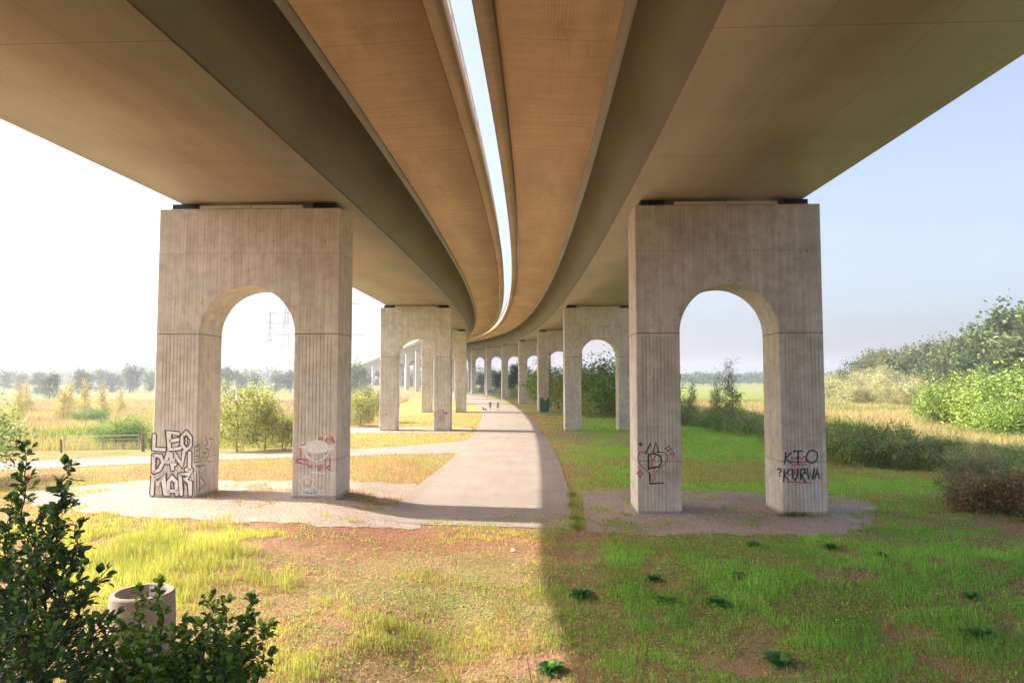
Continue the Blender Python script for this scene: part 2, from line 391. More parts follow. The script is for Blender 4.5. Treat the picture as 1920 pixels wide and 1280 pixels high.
# ---------------------------------------------------------------- piers
ARCH_R = 2.1
def pier(sgn, k, zbase, label, Wd=7.95, du=0.0):
    s = 29.5 if k == 0 else 77+45*(k-1)
    x, y, a = cl(s, sgn*10.4-du); zt = ztop(s)
    t = empty('bridge_pier', (x, y, zbase), a, label=label, cat='bridge pier', group='arched concrete piers')
    H = zt-zbase; sp = H-5.57; hw = Wd/2; r = ARCH_R; d = 2.15
    far = k > 6
    # outline in x,z with arch
    na = 12 if far else 28
    outer = [(-hw, 0), (-r, 0), (-r, sp)]
    outer = [(-hw, -.4), (-r, -.4)]
    inner = [(-r, sp*.33), (-r, sp*.66), (-r, sp)]+[(r*math.cos(math.pi-math.pi*i/na), sp+r*math.sin(math.pi*i/na)) for i in range(1, na)]+[(r, sp), (r, sp*.66), (r, sp*.33)]
    outl = outer+inner+[(r, -.4), (hw, -.4), (hw, H), (-hw, H)]
    # build quads: front face as strips
    bm = bmesh.new(); vf = []; vb = []
    for px, pz in outl: vf.append(bm.verts.new((px, 0, pz))); vb.append(bm.verts.new((px, d, pz)))
    n = len(outl)
    bm.faces.new(vf); bm.faces.new(vb[::-1])
    for i in range(n): bm.faces.new((vf[i], vb[i], vb[(i+1) % n], vf[(i+1) % n]))
    bmesh.ops.recalc_face_normals(bm, faces=bm.faces)
    sharp = [e for e in bm.edges if abs(e.calc_face_angle(0)) > .6]
    bmesh.ops.bevel(bm, geom=sharp, offset=.035, segments=1, affect='EDGES')
    bmesh.ops.triangulate(bm, faces=[f for f in bm.faces if len(f.verts) > 4])
    # slice so the height attribute is well defined everywhere
    me = bpy.data.meshes.new('pier_body'); bm.to_mesh(me); bm.free()
    za = me.attributes.new('zrel', 'FLOAT', 'POINT')
    for i, v in enumerate(me.vertices): za.data[i].value = v.co.z-sp
    body = link('pier_body', me, M_pier, t)
    # vertical chamfer joint seen near the outer corner is part of the concrete pattern
    if k < 8:
        for bx in (-1, 1):
            mb = MB(); cx = bx*(hw-.85)
            mb.box(cx-.62, cx+.62, .35, 1.6, H+.002, H+.07); pl = mb.build('bearing_plinth', M_galv if False else M_black, t, bevel=.01)
            mb = MB(); mb.box(cx-.52, cx+.52, .45, 1.5, H+.072, H+.328); mb.build('bearing', M_black, t, bevel=.01)
        mb = MB(); mb.box(-hw+1.75, -.02, .12, .3, H+.002, H+.17); mb.box(.02, hw-1.75, .12, .3, H+.002, H+.17)
        mb.build('drip_channel', M_galv2, t, bevel=.008)
    return t, sp, H
M_galv2 = flat('pale_channel', (.78, .72, .62), .7, 0, .12, 2)
nm = ['first', 'second', 'third', 'fourth', 'fifth', 'sixth', 'seventh', 'eighth', 'ninth', 'tenth', 'eleventh', 'twelfth', 'thirteenth']
PL = {}; PR = {}
for k in range(13):
    s = 29.5 if k == 0 else 77+45*(k-1)
    xl, yl, _ = cl(s, -10.4); xr, yr, _ = cl(s, 10.4)
    lab = 'arched concrete pier, %s from the camera in the left row' % nm[k]
    if k == 0: lab = 'largest left arched pier, tagged LEO DANI MGR and with a white eye'
    if k == 1: lab = 'second pier of the left row, with a small red heart on its right leg'
    PL[k] = pier(-1, k, .55 if k == 0 else float(hz(xl, yl)), lab, 8.12 if k == 0 else 7.95, .13 if k == 0 else 0)
    lab = 'arched concrete pier, %s from the camera in the right row' % nm[k]
    if k == 0: lab = 'largest right arched pier, tagged KTO KURWA and with a red heart'
    if k == 2: lab = 'third pier of the right row, its left leg painted teal at the foot'
    if k == 5: lab = 'sixth pier of the right row, with a blue round mark at its foot'
    PR[k] = pier(1, k, 0.0 if k == 0 else float(hz(xr, yr)), lab)
# ---------------------------------------------------------------- graffiti (thin paint ribbons on the real faces)
def paint(name, c, rough=.7):
    m, nt, b = mat(name); tc = N(nt, 'ShaderNodeTexCoord')
    f = noise(nt, tc.outputs['Object'], 6, 5, .7)
    L(nt, ramp(nt, f, [(.32, tuple(v*.72+.05 for v in c)), (.62, c)]), b.inputs['Base Color']); b.inputs['Roughness'].default_value = rough; return m
P_white = paint('white_spray', (.88, .87, .85)); P_black = paint('black_spray', (.03, .03, .035)); P_red = paint('red_spray', (.50, .07, .12))
P_teal = paint('teal_paint', (.03, .14, .17)); P_blue = paint('blue_paint', (.06, .13, .34)); P_green = paint('green_spray', (.33, .45, .38)); P_grey = paint('pale_grey_spray', (.86, .86, .84))
P_fred = paint('faded_red_spray', (.42, .22, .20))
def face_hit(t, px, py, side=None):
    """point on the pier face (front, or a side plane x=side) in the pier's own frame"""
    loc = t.location; a = t.rotation_euler.z
    ca, sa = math.cos(a), math.sin(a)
    o = Vector((0, 0, CAMZ))-loc; o = Vector((o.x*ca+o.y*sa, -o.x*sa+o.y*ca, o.z))
    d = ray(px, py); d = Vector((d.x*ca+d.y*sa, -d.x*sa+d.y*ca, d.z))
    if side is None: k = (0-o.y)/d.y
    else: k = (side-o.x)/d.x
    return o+d*k
class Spray:
    def __init__(s, t, side=None, sgn=1):
        s.t = t; s.side = side; s.sgn = sgn; s.v = []; s.f = []
    def pts(s, P): return [face_hit(s.t, x, y, s.side) for x, y in P]
    def stroke(s, P, w, off=.004, smooth=0, closed=False):
        Q = s.pts(P)
        q = [(p.x, p.z) if s.side is None else (p.y, p.z) for p in Q]
        if closed: q = q+[q[0]]
        for _ in range(smooth):
            r = [q[0]]
            for i in range(len(q)-1):
                a, b = q[i], q[i+1]; r += [(a[0]*.75+b[0]*.25, a[1]*.75+b[1]*.25), (a[0]*.25+b[0]*.75, a[1]*.25+b[1]*.75)]
            r.append(q[-1]); q = r
        n = len(q); base = len(s.v)
        # ribbon with rounded ends
        for i in range(n):
            a = q[max(i-1, 0)]; b = q[min(i+1, n-1)]
            dx, dz = b[0]-a[0], b[1]-a[1]; l = math.hypot(dx, dz) or 1
            nx, nz = -dz/l*w/2, dx/l*w/2
            if 0 < i < n-1:
                ax, az = q[i][0]-a[0], q[i][1]-a[1]; la = math.hypot(ax, az) or 1
                cs = abs((-az/la)*(nx*2/w)+(ax/la)*(nz*2/w)); k = 1/max(cs, .6); nx *= k; nz *= k
            for g in (1, -1):
                s.v.append(s.P3(q[i][0]+g*nx, q[i][1]+g*nz, off))
        for i in range(n-1): s.f.append((base+2*i, base+2*i+1, base+2*i+3, base+2*i+2))
        for e, i2 in ((0, 1), (n-1, n-2)):
            dx, dz = q[e][0]-q[i2][0], q[e][1]-q[i2][1]; l = math.hypot(dx, dz) or 1
            b0 = len(s.v); a0 = math.atan2(dz, dx)
            for j in range(5):
                a = a0-math.pi/2+math.pi*j/4; s.v.append(s.P3(q[e][0]+math.cos(a)*w/2, q[e][1]+math.sin(a)*w/2, off))
            s.f.append(tuple(range(b0, b0+5)))
    def P3(s, u, z, off):
        return (u, -off, z) if s.side is None else (s.side+s.sgn*off, u, z)
    def fill(s, P, off=.003):
        Q = s.pts(P); b = len(s.v)
        for p in Q:
            s.v.append(s.P3(p.x if s.side is None else p.y, p.z, off))
        s.f.append(tuple(range(b, b+len(Q))))
    def build(s, m, label):
        me = bpy.data.meshes.new('graffiti'); me.from_pydata(s.v, [], s.f); me.update()
        return link('graffiti', me, m, s.t, label=label)
def c4(x, y, s=8.0, ox=260, oy=780): return ox+x/s, oy+y/s
tL = PL[0][0]; tR = PR[0][0]
def letters(t, strokes, ww, wb, side=None, sgn=1, label=''):
    A = Spray(t, side, sgn); B = Spray(t, side, sgn)
    for st in strokes:
        A.stroke(st, wb, .003); B.stroke(st, ww, .006)
    A.build(P_black, 'black outlines of '+label); B.build(P_white, 'white filling of '+label)
# LEO / DANI / MGR  (crop scale 8, origin 260,780)
q = lambda P: [c4(x, y) for x, y in P]
letters(tL, [q([(235, 285), (228, 490), (385, 500)]), q([(590, 262), (450, 240), (460, 500), (620, 480)]), q([(462, 375), (590, 350)]),
             q([(715, 240), (655, 320), (650, 430), (715, 500), (770, 440), (775, 320), (715, 240)]),
             q([(225, 590), (222, 835)]), q([(225, 585), (330, 600), (360, 700), (310, 800), (225, 835)]),
             q([(400, 690), (450, 530), (480, 560), (510, 790)]), q([(420, 690), (500, 680)]), q([(545, 720), (530, 560), (650, 730), (680, 530)]),
             q([(765, 545), (762, 800)]), q([(715, 800), (790, 805)]),
             q([(200, 1170), (215, 910), (285, 1020), (365, 890), (400, 1170)]),
             q([(440, 1170), (450, 980), (500, 920), (560, 980), (575, 1170)]), q([(445, 1120), (570, 1120)]),
             q([(640, 1170), (620, 880)]), q([(615, 880), (780, 860), (700, 950), (770, 990), (775, 1170)])], .15, .26, label='the names LEO DANI MGR')
B = Spray(tL)
for st in ([(490, 990), (530, 990), (530, 1085), (485, 1080), (485, 1020)], [(270, 620), (325, 660), (330, 700), (255, 800)], [(270, 620), (262, 790)],
           [(680, 300), (720, 290), (770, 360), (750, 450), (715, 460), (680, 400), (680, 310)], [(680, 990), (680, 1110)], [(700, 990), (735, 1050), (738, 1130)],
           [(560, 640), (545, 700)], [(640, 890), (700, 890), (660, 920)], [(250, 1050), (240, 1180)], [(350, 1060), (360, 1180)]):
    B.stroke(q(st), .045, .009)
B.build(P_black, 'black inner lines of the LEO DANI MGR letters')
# side face of the left leg (arch side, faces right): plane x=-2.1
g = Spray(tL, -ARCH_R, 1)
for st in ([(835, 460), (905, 430)], [(840, 460), (832, 695), (940, 660)], [(860, 520), (890, 515)], [(855, 600), (890, 590)], [(905, 410), (912, 640)],
           [(1000, 310), (1040, 430), (985, 440)], [(1000, 480), (1050, 500), (1010, 560), (970, 540)], [(1060, 345), (1105, 330), (1095, 420), (1010, 680), (1085, 680)],
           [(860, 750), (1000, 735), (930, 870)], [(900, 760), (915, 1110)], [(870, 850), (870, 1080)], [(930, 900), (1000, 1020), (900, 1110)], [(820, 850), (840, 1150)]):
    g.stroke(q(st), .045, .004)
g.build(P_black, 'thin black letters EL and zigzags on the inner side of the leg')
g = Spray(tL, -ARCH_R, 1)
for st in ([(845, 500), (845, 680), (925, 650)], [(885, 780), (890, 1100)], [(850, 900), (850, 1140)], [(930, 960), (985, 1030), (930, 1100)], [(980, 760), (940, 850)]):
    g.stroke(q(st), .10, .002)
g.build(P_white, 'white fillings of the letters on the inner side of the leg')
# second leg: eye, red scribble, white star tag (crop scale 8, origin 530,790)
q = lambda P: [c4(x, y, 8.0, 530, 790) for x, y in P]
g = Spray(tL)
g.fill(q([(235, 365), (330, 345), (400, 300), (500, 275), (600, 290), (680, 340), (780, 405), (690, 440), (600, 470), (500, 480), (400, 460), (310, 410)]))
for st in ([(320, 400), (345, 500), (430, 575), (520, 590), (610, 560), (690, 480), (710, 440)], [(510, 590), (505, 860)], [(405, 300), (400, 215)], [(515, 280), (520, 205)], [(610, 300), (650, 215)], [(440, 760), (630, 775)], [(500, 630), (700, 640)], [(660, 380), (790, 345)]):
    g.stroke(q(st), .055, .004, 1)
g.build(P_grey, 'pale spray painted eye with lashes')
g = Spray(tL)
for st in ([(250, 890), (370, 800), (440, 870), (490, 880), (430, 960), (450, 1060), (350, 1010), (270, 1090), (310, 970), (250, 890)], [(300, 1000), (420, 1010)], [(530, 1090), (600, 1010), (640, 1090)], [(340, 850), (350, 930)], [(370, 850), (375, 930)], [(440, 960), (560, 1060), (620, 1030)], [(260, 1080), (420, 1110), (620, 1080)]):
    g.stroke(q(st), .05, .004, 1)
g.build(P_grey, 'pale star and scribbled tag near the foot')
g = Spray(tL)
for st in ([(530, 235), (545, 280), (565, 235), (590, 280), (600, 240)], [(625, 270), (650, 295), (660, 240)], [(690, 260), (735, 230), (775, 330)], [(720, 260), (750, 300)], [(265, 350), (350, 345)],
           [(250, 410), (275, 500), (250, 520)], [(205, 560), (290, 540), (200, 600), (290, 620)], [(300, 560), (330, 610), (340, 555), (370, 610)], [(190, 605), (380, 650)], [(380, 640), (400, 690), (440, 650), (440, 700)], [(400, 480), (415, 520)],
           [(490, 640), (500, 690)], [(530, 640), (530, 730), (560, 730), (565, 640)], [(590, 720), (590, 640), (620, 640)], [(640, 580), (640, 720)], [(700, 650), (665, 690), (700, 730)], [(712, 545), (710, 730), (745, 740)]):
    g.stroke(q(st), .042, .007)
g.build(P_red, 'red scribble with the word World over the pale eye')
# right pier, first leg: heart, M D L (scale 7.53, origin 1170,800)
q = lambda P: [c4(x, y, 7.53, 1170, 800) for x, y in P]
g = Spray(tR)
for st in ([(345, 375), (260, 345), (205, 380), (190, 450), (240, 550), (350, 640), (400, 760)], [(400, 370), (470, 350), (560, 355), (615, 400), (610, 480), (545, 560), (450, 630), (410, 770)], [(370, 400), (405, 490), (445, 400)], [(405, 490), (395, 540)], [(350, 560), (510, 560)], [(430, 590), (400, 690)],
           [(570, 305), (620, 290), (635, 255), (650, 300), (680, 320), (640, 330), (625, 360), (615, 320), (570, 305)], [(655, 380), (690, 355), (720, 380), (690, 415), (655, 380)],
           [(180, 650), (215, 635), (225, 595), (240, 640), (270, 655), (240, 670), (228, 730), (215, 670), (180, 650)]):
    g.stroke(q(st), .045, .003, 1)
g.build(P_red, 'red heart and small red stars')
g = Spray(tR)
for st in ([(300, 375), (375, 235), (410, 360), (445, 215), (490, 360)], [(345, 605), (345, 400)], [(345, 390), (430, 375), (515, 410), (530, 500), (500, 560), (345, 590)], [(360, 640), (365, 800), (560, 790)], [(215, 245), (255, 245)], [(232, 225), (232, 265)]):
    g.stroke(q(st), .062, .007, 1 if st[0] == st[-1] else 0)
g.build(P_black, 'black letters M D L one under another')
# right pier, second leg (scale 7.53, origin 1410,800)
q = lambda P: [c4(x, y, 7.53, 1410, 800) for x, y in P]
g = Spray(tR)
for st in ([(570, 490), (560, 420), (610, 455), (650, 410), (695, 455), (745, 410), (760, 480)], [(570, 500), (760, 490)], [(570, 535), (760, 530)],
           [(560, 590), (500, 620), (520, 680), (570, 670), (575, 600)], [(600, 600), (605, 670), (650, 670), (655, 595)], [(680, 670), (690, 600), (740, 600), (735, 650)], [(740, 600), (770, 670)], [(490, 780), (560, 770), (700, 790), (820, 785)]):
    g.stroke(q(st), .05, .003)
g.build(P_red, 'red crown over red letters and an underline')
g = Spray(tR)
for st in ([(475, 360), (462, 520)], [(550, 365), (470, 440), (550, 510)], [(585, 345), (715, 340)], [(650, 345), (648, 525)],
           [(800, 345), (870, 325), (925, 370), (920, 460), (860, 510), (790, 495), (760, 430), (800, 345)],
           [(455, 600), (448, 770)], [(530, 600), (455, 680), (515, 750)], [(575, 600), (575, 720), (610, 750), (640, 700), (640, 600)], [(685, 750), (685, 595), (745, 590), (745, 650), (690, 670), (755, 780)],
           [(780, 585), (800, 745), (830, 640), (855, 745), (880, 590)], [(890, 720), (920, 590), (950, 720)], [(900, 665), (940, 665)],
           [(360, 600), (400, 590), (410, 625), (385, 650)], [(392, 680), (392, 690)]):
    g.stroke(q(st), .062, .007, 1 if st[0] == st[-1] else 0)
g.build(P_black, 'black letters KTO and below them ?KURWA')
g = Spray(tR, ARCH_R, -1)
for st in ([(170, 610), (170, 790), (210, 770)], [(200, 620), (200, 700)], [(240, 690), (290, 620), (260, 700)], [(240, 820), (240, 840), (250, 830)], [(240, 430), (240, 490)], [(260, 340), (265, 410)], [(170, 360), (170, 450)], [(270, 600), (300, 650)]):
    g.stroke(q(st), .05, .003)
g.build(P_green, 'faded green scribble on the inner side of the leg')
# second left pier: heart and faded letters
q = lambda P: [c4(x, y, 7.385, 640, 700) for x, y in P]
g = Spray(PL[1][0])
g.fill(q([(1420, 540), (1435, 528), (1450, 540), (1465, 528), (1478, 540), (1450, 572)]), .004)
g.build(P_red, 'small red heart')
g = Spray(PL[1][0])
for st in ([(1300, 660), (1310, 500), (1330, 600), (1350, 500), (1355, 660)], [(1370, 500), (1370, 660)], [(1390, 660), (1395, 500), (1415, 500), (1415, 660)], [(560, 600), (570, 560), (585, 600)], [(600, 560), (650, 560)], [(600, 580), (650, 580)], [(625, 520), (625, 560)]):
    g.stroke(q(st), .07, .004)
g.build(P_fred, 'faded reddish letters')
q = lambda P: [c4(x, y, 5.817, 820, 580) for x, y in P]
g = Spray(PR[2][0]); g.fill(q([(1122, 960), (1150, 965), (1165, 990), (1185, 995), (1200, 970), (1222, 965), (1225, 1050), (1215, 1110), (1180, 1118), (1130, 1116), (1122, 1080)]), .01)
g.build(P_teal, 'dark teal painted block')
g = Spray(PR[5][0]); g.fill(q([(553, 890), (565, 878), (585, 876), (598, 890), (598, 908), (588, 918), (578, 905), (560, 910)]), .01)
g.build(P_blue, 'round blue mark')

# ---------------------------------------------------------------- ground, paths, gravel
def colmask(px, py, x, y):
    """soil / sward colour of the ground (linear rgb)"""
    n1 = fbm(x, y, .25, 5); n2 = fbm(x, y, .9, 9, 3); n3 = fbm(x, y, .03, 12)
    c = np.zeros(x.shape+(3,))
    def lay(w, col):
        nonlocal c; w = np.clip(w, 0, 1)[..., None]; c = c*(1-w)+np.array(col)*w
    lay(np.ones_like(x), (.46, .29, .19))
    lay(ss((n2-.42)*5)*.8, (.44, .32, .16)); lay(ss((n1-.5)*6)*.6, (.28, .32, .10))
    fld = ss((y-36)/14.)
    lay(fld*.8, (.36, .38, .10)); lay(fld*ss((n1-.45)*6)*.7, (.44, .32, .17))
    # left meadow
    lm = ss((-x-.12*y-9)/6)*ss((y-42)/8)
    lay(lm, (.30, .27, .12)); lay(lm*ss((n3-.48)*9)*.8, (.38, .25, .17)); lay(lm*ss((n1-.55)*7)*.5, (.17, .20, .06))
    lay(ss((y-170)/60)*.9, (.22, .25, .09)); lay(ss((y-170)/60)*ss((n3-.5)*8)*.6, (.30, .26, .12))
    # right lawn
    rl = ss((x-2.5-.05*y)/3)*ss((y-33)/4)*ss((100-y)/20)
    lay(rl*.95, (.30, .52, .07))
    lay(ss((y-150)/40)*ss((x-40)/20)*.8, (.22, .27, .06))
    lay(ss((y-60)/15)*ss((x-21-.1*y)/6)*ss((150-y)/30)*.85, (.50, .40, .24))
    # dug red soil patch left of the path, foreground
    e = np.exp(-(((x-9.5)/5.5)**2+((y-67)/9)**2)**1.5)*ss((fbm(x, y, .35, 15)-.35)*6); lay(e*.8, (.42, .30, .21))
    e = np.exp(-(((x+3.6)/6.2)**2+((y-24.6)/2.6)**2)**1.5); lay(e*.9, (.36, .165, .12))
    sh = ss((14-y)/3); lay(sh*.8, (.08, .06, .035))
    return c
def axis(segs):
    out = []
    for a, b, st in segs: out += list(np.arange(a, b, st))
    out.append(segs[-1][1]); return np.array(out)
gx = axis([(-2600, -800, 200), (-800, -200, 40), (-200, -60, 8), (-60, -30, 1.5), (-30, 40, .4), (40, 70, 1.5), (70, 200, 8), (200, 800, 40), (800, 2600, 200)])
gy = axis([(-60, 0, 6), (0, 60, .4), (60, 140, 1.5), (140, 500, 8), (500, 1000, 40), (1000, 3000, 200)])
XX, YY = np.meshgrid(gx, gy); ZZ = hz(XX, YY)
idx = np.arange(XX.size).reshape(XX.shape)
F = np.stack([idx[:-1, :-1], idx[:-1, 1:], idx[1:, 1:], idx[1:, :-1]], -1).reshape(-1, 4)
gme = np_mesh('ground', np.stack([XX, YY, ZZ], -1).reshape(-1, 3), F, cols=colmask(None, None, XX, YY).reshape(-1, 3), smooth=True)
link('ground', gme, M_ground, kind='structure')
def resample(P, n):
    P = np.array([(p[0], p[1]) for p in P]); d = np.concatenate([[0], np.cumsum(np.hypot(*np.diff(P, axis=0).T))]); t = np.linspace(0, d[-1], n)
    return np.stack([np.interp(t, d, P[:, 0]), np.interp(t, d, P[:, 1])], -1)
def smooth_poly(P, it=3):
    P = [tuple(p)[:2] for p in P]
    for _ in range(it):
        r = [P[0]]
        for i in range(len(P)-1):
            a, b = P[i], P[i+1]; r += [(a[0]*.75+b[0]*.25, a[1]*.75+b[1]*.25), (a[0]*.25+b[0]*.75, a[1]*.25+b[1]*.75)]
        r.append(P[-1]); P = r
    return P
SHEETS = []
def strip(name, A, B, m, n, mcross, lift, jit=.12, sm=3, **k):
    A = resample(smooth_poly(A, sm), n); B = resample(smooth_poly(B, sm), n)
    j = lambda P, sd: P+np.stack([(fbm(P[:, 0], P[:, 1], 1.3, sd)-.5)*(jit*3 if jit < .15 else .1), (fbm(P[:, 0], P[:, 1], 1.3, sd+5)-.5)*jit*3], -1)
    A = j(A, 21); B = j(B, 22)
    t = np.linspace(0, 1, mcross)[None, :, None]; P = A[:, None]*(1-t)+B[:, None]*t
    z = hz(P[..., 0], P[..., 1])+lift
    co = np.concatenate([P, z[..., None]], -1).reshape(-1, 3); i = np.arange(n*mcross).reshape(n, mcross)
    F = np.stack([i[:-1, :-1], i[:-1, 1:], i[1:, 1:], i[1:, :-1]], -1).reshape(-1, 4)
    SHEETS.append(np.concatenate([A, B[::-1]]))
    me = np_mesh(name, co, F, smooth=True)
    bm = bmesh.new(); bm.from_mesh(me); bmesh.ops.recalc_face_normals(bm, faces=bm.faces)
    if bm.faces[0].normal.z < 0: bmesh.ops.reverse_faces(bm, faces=bm.faces)
    bm.to_mesh(me); bm.free()
    return link(name, me, m, **k)
g_ = lambda L_: [G(x, y) for x, y in L_]
strip('footpath', g_([(715, 975), (765, 925), (800, 897), (845, 862), (875, 833), (893, 805), (903, 787), (906, 776), (898, 765), (880, 756), (850, 745), (800, 736)]),
      g_([(1072, 992), (1068, 930), (1060, 895), (1043, 850), (1020, 815), (1003, 790), (985, 772), (962, 760), (935, 751), (900, 742.5), (860, 737), (800, 731)]), M_path, 240, 14, .03, .05, kind='structure')
strip('side_path', g_([(-500, 893), (0, 866), (280, 856), (420, 851), (600, 845), (730, 838), (820, 832), (885, 824), (905, 812)]),
      g_([(-500, 915), (0, 882), (280, 869), (420, 862), (600, 858), (730, 853), (820, 851), (880, 848), (905, 836)]), M_path, 200, 8, .026, .05, kind='structure')
strip('gravel_pad', g_([(20, 925), (140, 912), (290, 899), (420, 900), (560, 903), (690, 905), (780, 906)]),
      g_([(20, 935), (150, 963), (330, 972), (460, 982), (560, 986), (700, 990), (790, 990)]), M_gravel, 300, 24, .02, .42, kind='structure')
strip('gravel_pad', g_([(1090, 918), (1200, 918), (1350, 921), (1500, 925), (1590, 931), (1640, 946)]),
      g_([(1100, 998), (1200, 1001), (1350, 1003), (1500, 1004), (1590, 1001), (1640, 975)]), M_gravel, 260, 20, .02, .5, kind='structure')
strip('gravel_pad', g_([(640, 799), (720, 800), (860, 801), (890, 803)]), g_([(640, 812), (720, 812), (850, 812), (880, 811)]), M_gravel, 60, 8, .02, .1, kind='structure')
def inpoly(x, y, P):
    c = np.zeros(x.shape, bool); n = len(P)
    for i in range(n):
        x0, y0 = P[i]; x1, y1 = P[(i+1) % n]
        if y0 == y1: continue
        k = ((y0 > y) != (y1 > y)) & (x < (x1-x0)*(y-y0)/(y1-y0)+x0); c ^= k
    return c
def onsheet(x, y):
    m = np.zeros(x.shape, bool)
    fr = fbm(x, y, .7, 71, 3)+rng.normal(0, .03, x.shape)
    for i, P in enumerate(SHEETS):
        q_ = inpoly(x, y, P[::3])
        m |= q_ if i < 2 else q_ & (fr < .62)
    return m
# ---------------------------------------------------------------- grass
def blades(x, y, h, wd, col, lean=.35, z=None, seg=1):
    n = len(x); z = hz(x, y) if z is None else z
    th = rng.uniform(0, 2*np.pi, n); la = rng.uniform(0, 2*np.pi, n); lm = np.abs(rng.normal(0, lean, n))*h
    dx, dy = np.cos(th)*wd/2, np.sin(th)*wd/2; lx, ly = np.cos(la)*lm, np.sin(la)*lm
    hh = np.sqrt(np.maximum(h*h-lm*lm, .04*h*h))
    p = np.stack([np.stack([x-dx, y-dy, z-.01], -1), np.stack([x+dx, y+dy, z-.01], -1),
                  np.stack([x+dx*.7+lx*.4, y+dy*.7+ly*.4, z+hh*.6], -1), np.stack([x-dx*.7+lx*.4, y-dy*.7+ly*.4, z+hh*.6], -1),
                  np.stack([x+lx, y+ly, z+hh], -1)], 1).reshape(-1, 3)
    b = (np.arange(n)*5)[:, None]
    f = np.concatenate([b+np.array([[0, 1, 2]]), b+np.array([[0, 2, 3]]), b+np.array([[3, 2, 4]])], 1).reshape(-1, 3)
    return p, f, np.repeat(col, 5, 0)
def leaves(c, size, col, aspect=1.9, up=.3):
    n = len(c); d = rng.normal(size=(n, 3)); d[:, 2] = np.abs(d[:, 2])*up+.1; d /= np.linalg.norm(d, axis=1)[:, None]
    e = rng.normal(size=(n, 3)); e -= (e*d).sum(1)[:, None]*d; e /= np.linalg.norm(e, axis=1)[:, None]
    s = (size*rng.uniform(.6, 1.35, n))[:, None]; w_ = s/aspect*.5
    p = np.stack([c, c+d*s*.5+e*w_, c+d*s, c+d*s*.5-e*w_], 1).reshape(-1, 3)
    b = (np.arange(n)*4)[:, None]; f = b+np.array([[0, 1, 2, 3]])
    return p, f, np.repeat(col, 4, 0)
def pal(n, cols, wts, var=.22):
    cols = np.array(cols); i = rng.choice(len(cols), n, p=np.array(wts)/sum(wts)); return cols[i]*rng.uniform(1-var, 1+var, (n, 1))
def stuff(name, parts, m, label, cat, group=None):
    co = []; fs = []; cs = []; b = 0
    for p, f, c in parts: co.append(p); fs.append(f+b); cs.append(c); b += len(p)
    me = np_mesh(name, np.concatenate(co), np.concatenate(fs), np.concatenate(cs))
    return link(name, me, m, kind='stuff', label=label, cat=cat)
def wedge(n, y0, y1, x0=-.86, x1=.86, pad=1.0, pw=1.0):
    y = y0+(y1-y0)*rng.random(n)**pw; x = (x0+(x1-x0)*rng.random(n))*(y+pad); return x, y
def blob(px, py, L_):
    w = np.zeros(px.shape)
    for cx, cy, rx, ry, a in L_: w = np.maximum(w, a*np.exp(-(((px-cx)/rx)**2+((py-cy)/ry)**2)**1.3))
    return w
GREEN_LUSH = (.27, .58, .10); GREEN_MID = (.36, .50, .11); LIME = (.62, .60, .17); STRAW = (.74, .56, .31); RUST = (.58, .32, .19); DARKG = (.04, .11, .02)
parts = []
x, y = wedge(520000, 9.5, 34, pw=1.1)
zz = hz(x, y); px, py = proj(x, y, zz)
keep = ~onsheet(x, y)
lime = blob(px, py, [(300, 1050, 260, 90, 1.0), (420, 985, 80, 35, .9), (560, 1105, 120, 45, .9), (700, 1190, 150, 45, .55), (900, 1235, 100, 40, .4), (560, 1240, 110, 40, .5), (720, 1085, 90, 18, .4), (860, 1095, 60, 14, .4)])
lush = blob(px, py, [(1150, 1130, 190, 45, 1.0), (1400, 1100, 200, 60, .85), (1300, 1180, 200, 45, .9), (1750, 1060, 220, 60, 1.0), (1850, 1200, 200, 90, .8), (1550, 1200, 150, 60, .7), (1450, 1025, 160, 20, .8), (1250, 1250, 200, 40, .7), (1650, 1260, 150, 40, .8), (1140, 1045, 100, 25, .5), (1600, 1020, 200, 20, .6)])
bare = blob(px, py, [(650, 1030, 210, 42, 1.25), (890, 1040, 140, 38, .9), (600, 1000, 160, 14, .8), (1180, 1035, 150, 14, .7), (950, 1190, 90, 18, .4), (1430, 1235, 110, 20, .6), (1520, 1150, 110, 18, .5), (250, 1180, 150, 40, .3)])
n2 = fbm(x, y, .8, 31, 4); n3 = fbm(x, y, 3., 37, 2)
dens = np.clip(.34+.8*lime+.9*lush-1.35*bare+(n2-.5)*4.2+(n3-.5)*1.8, .03, 1)
k = keep & (rng.random(len(x)) < dens); x, y, lime, lush, bare, n2, n3, px, py = [v[k] for v in (x, y, lime, lush, bare, n2, n3, px, py)]
n = len(x)
cl_ = pal(n, [LIME, (.66, .58, .19), (.44, .54, .12)], [5, 3, 3]); cr = pal(n, [GREEN_LUSH, (.32, .60, .09), GREEN_MID], [5, 3, 3]); cb = pal(n, [STRAW, RUST, (.56, .38, .2), (.42, .34, .15)], [3, 4, 4, 3])
side = ss((px-980)/120)
gw = np.clip(np.maximum(lime*.75, lush*1.0)-.05+.12*ss((px-1000)/200)+(n2-.46)*2.6+(n3-.5)*1.2, 0, 1)
pick = rng.random(n) < gw
green = np.where((rng.random(n) < side)[:, None], cr, cl_)
col = np.where(pick[:, None], green, cb)
h = np.where(pick, .085+.11*lush+.28*lime**1.5, .05+.05*n2)*rng.uniform(.4, 1.5, n)*(.45+1.1*fbm(x, y, 1.6, 91, 3))
col = col*(.62+.76*fbm(x, y, .45, 97, 4))[:, None]
wd = rng.uniform(.006, .014, n)*(1+.6*(~pick))*np.clip(y/14, 1, 2.2)
parts.append(blades(x, y, h, wd, col, .45))
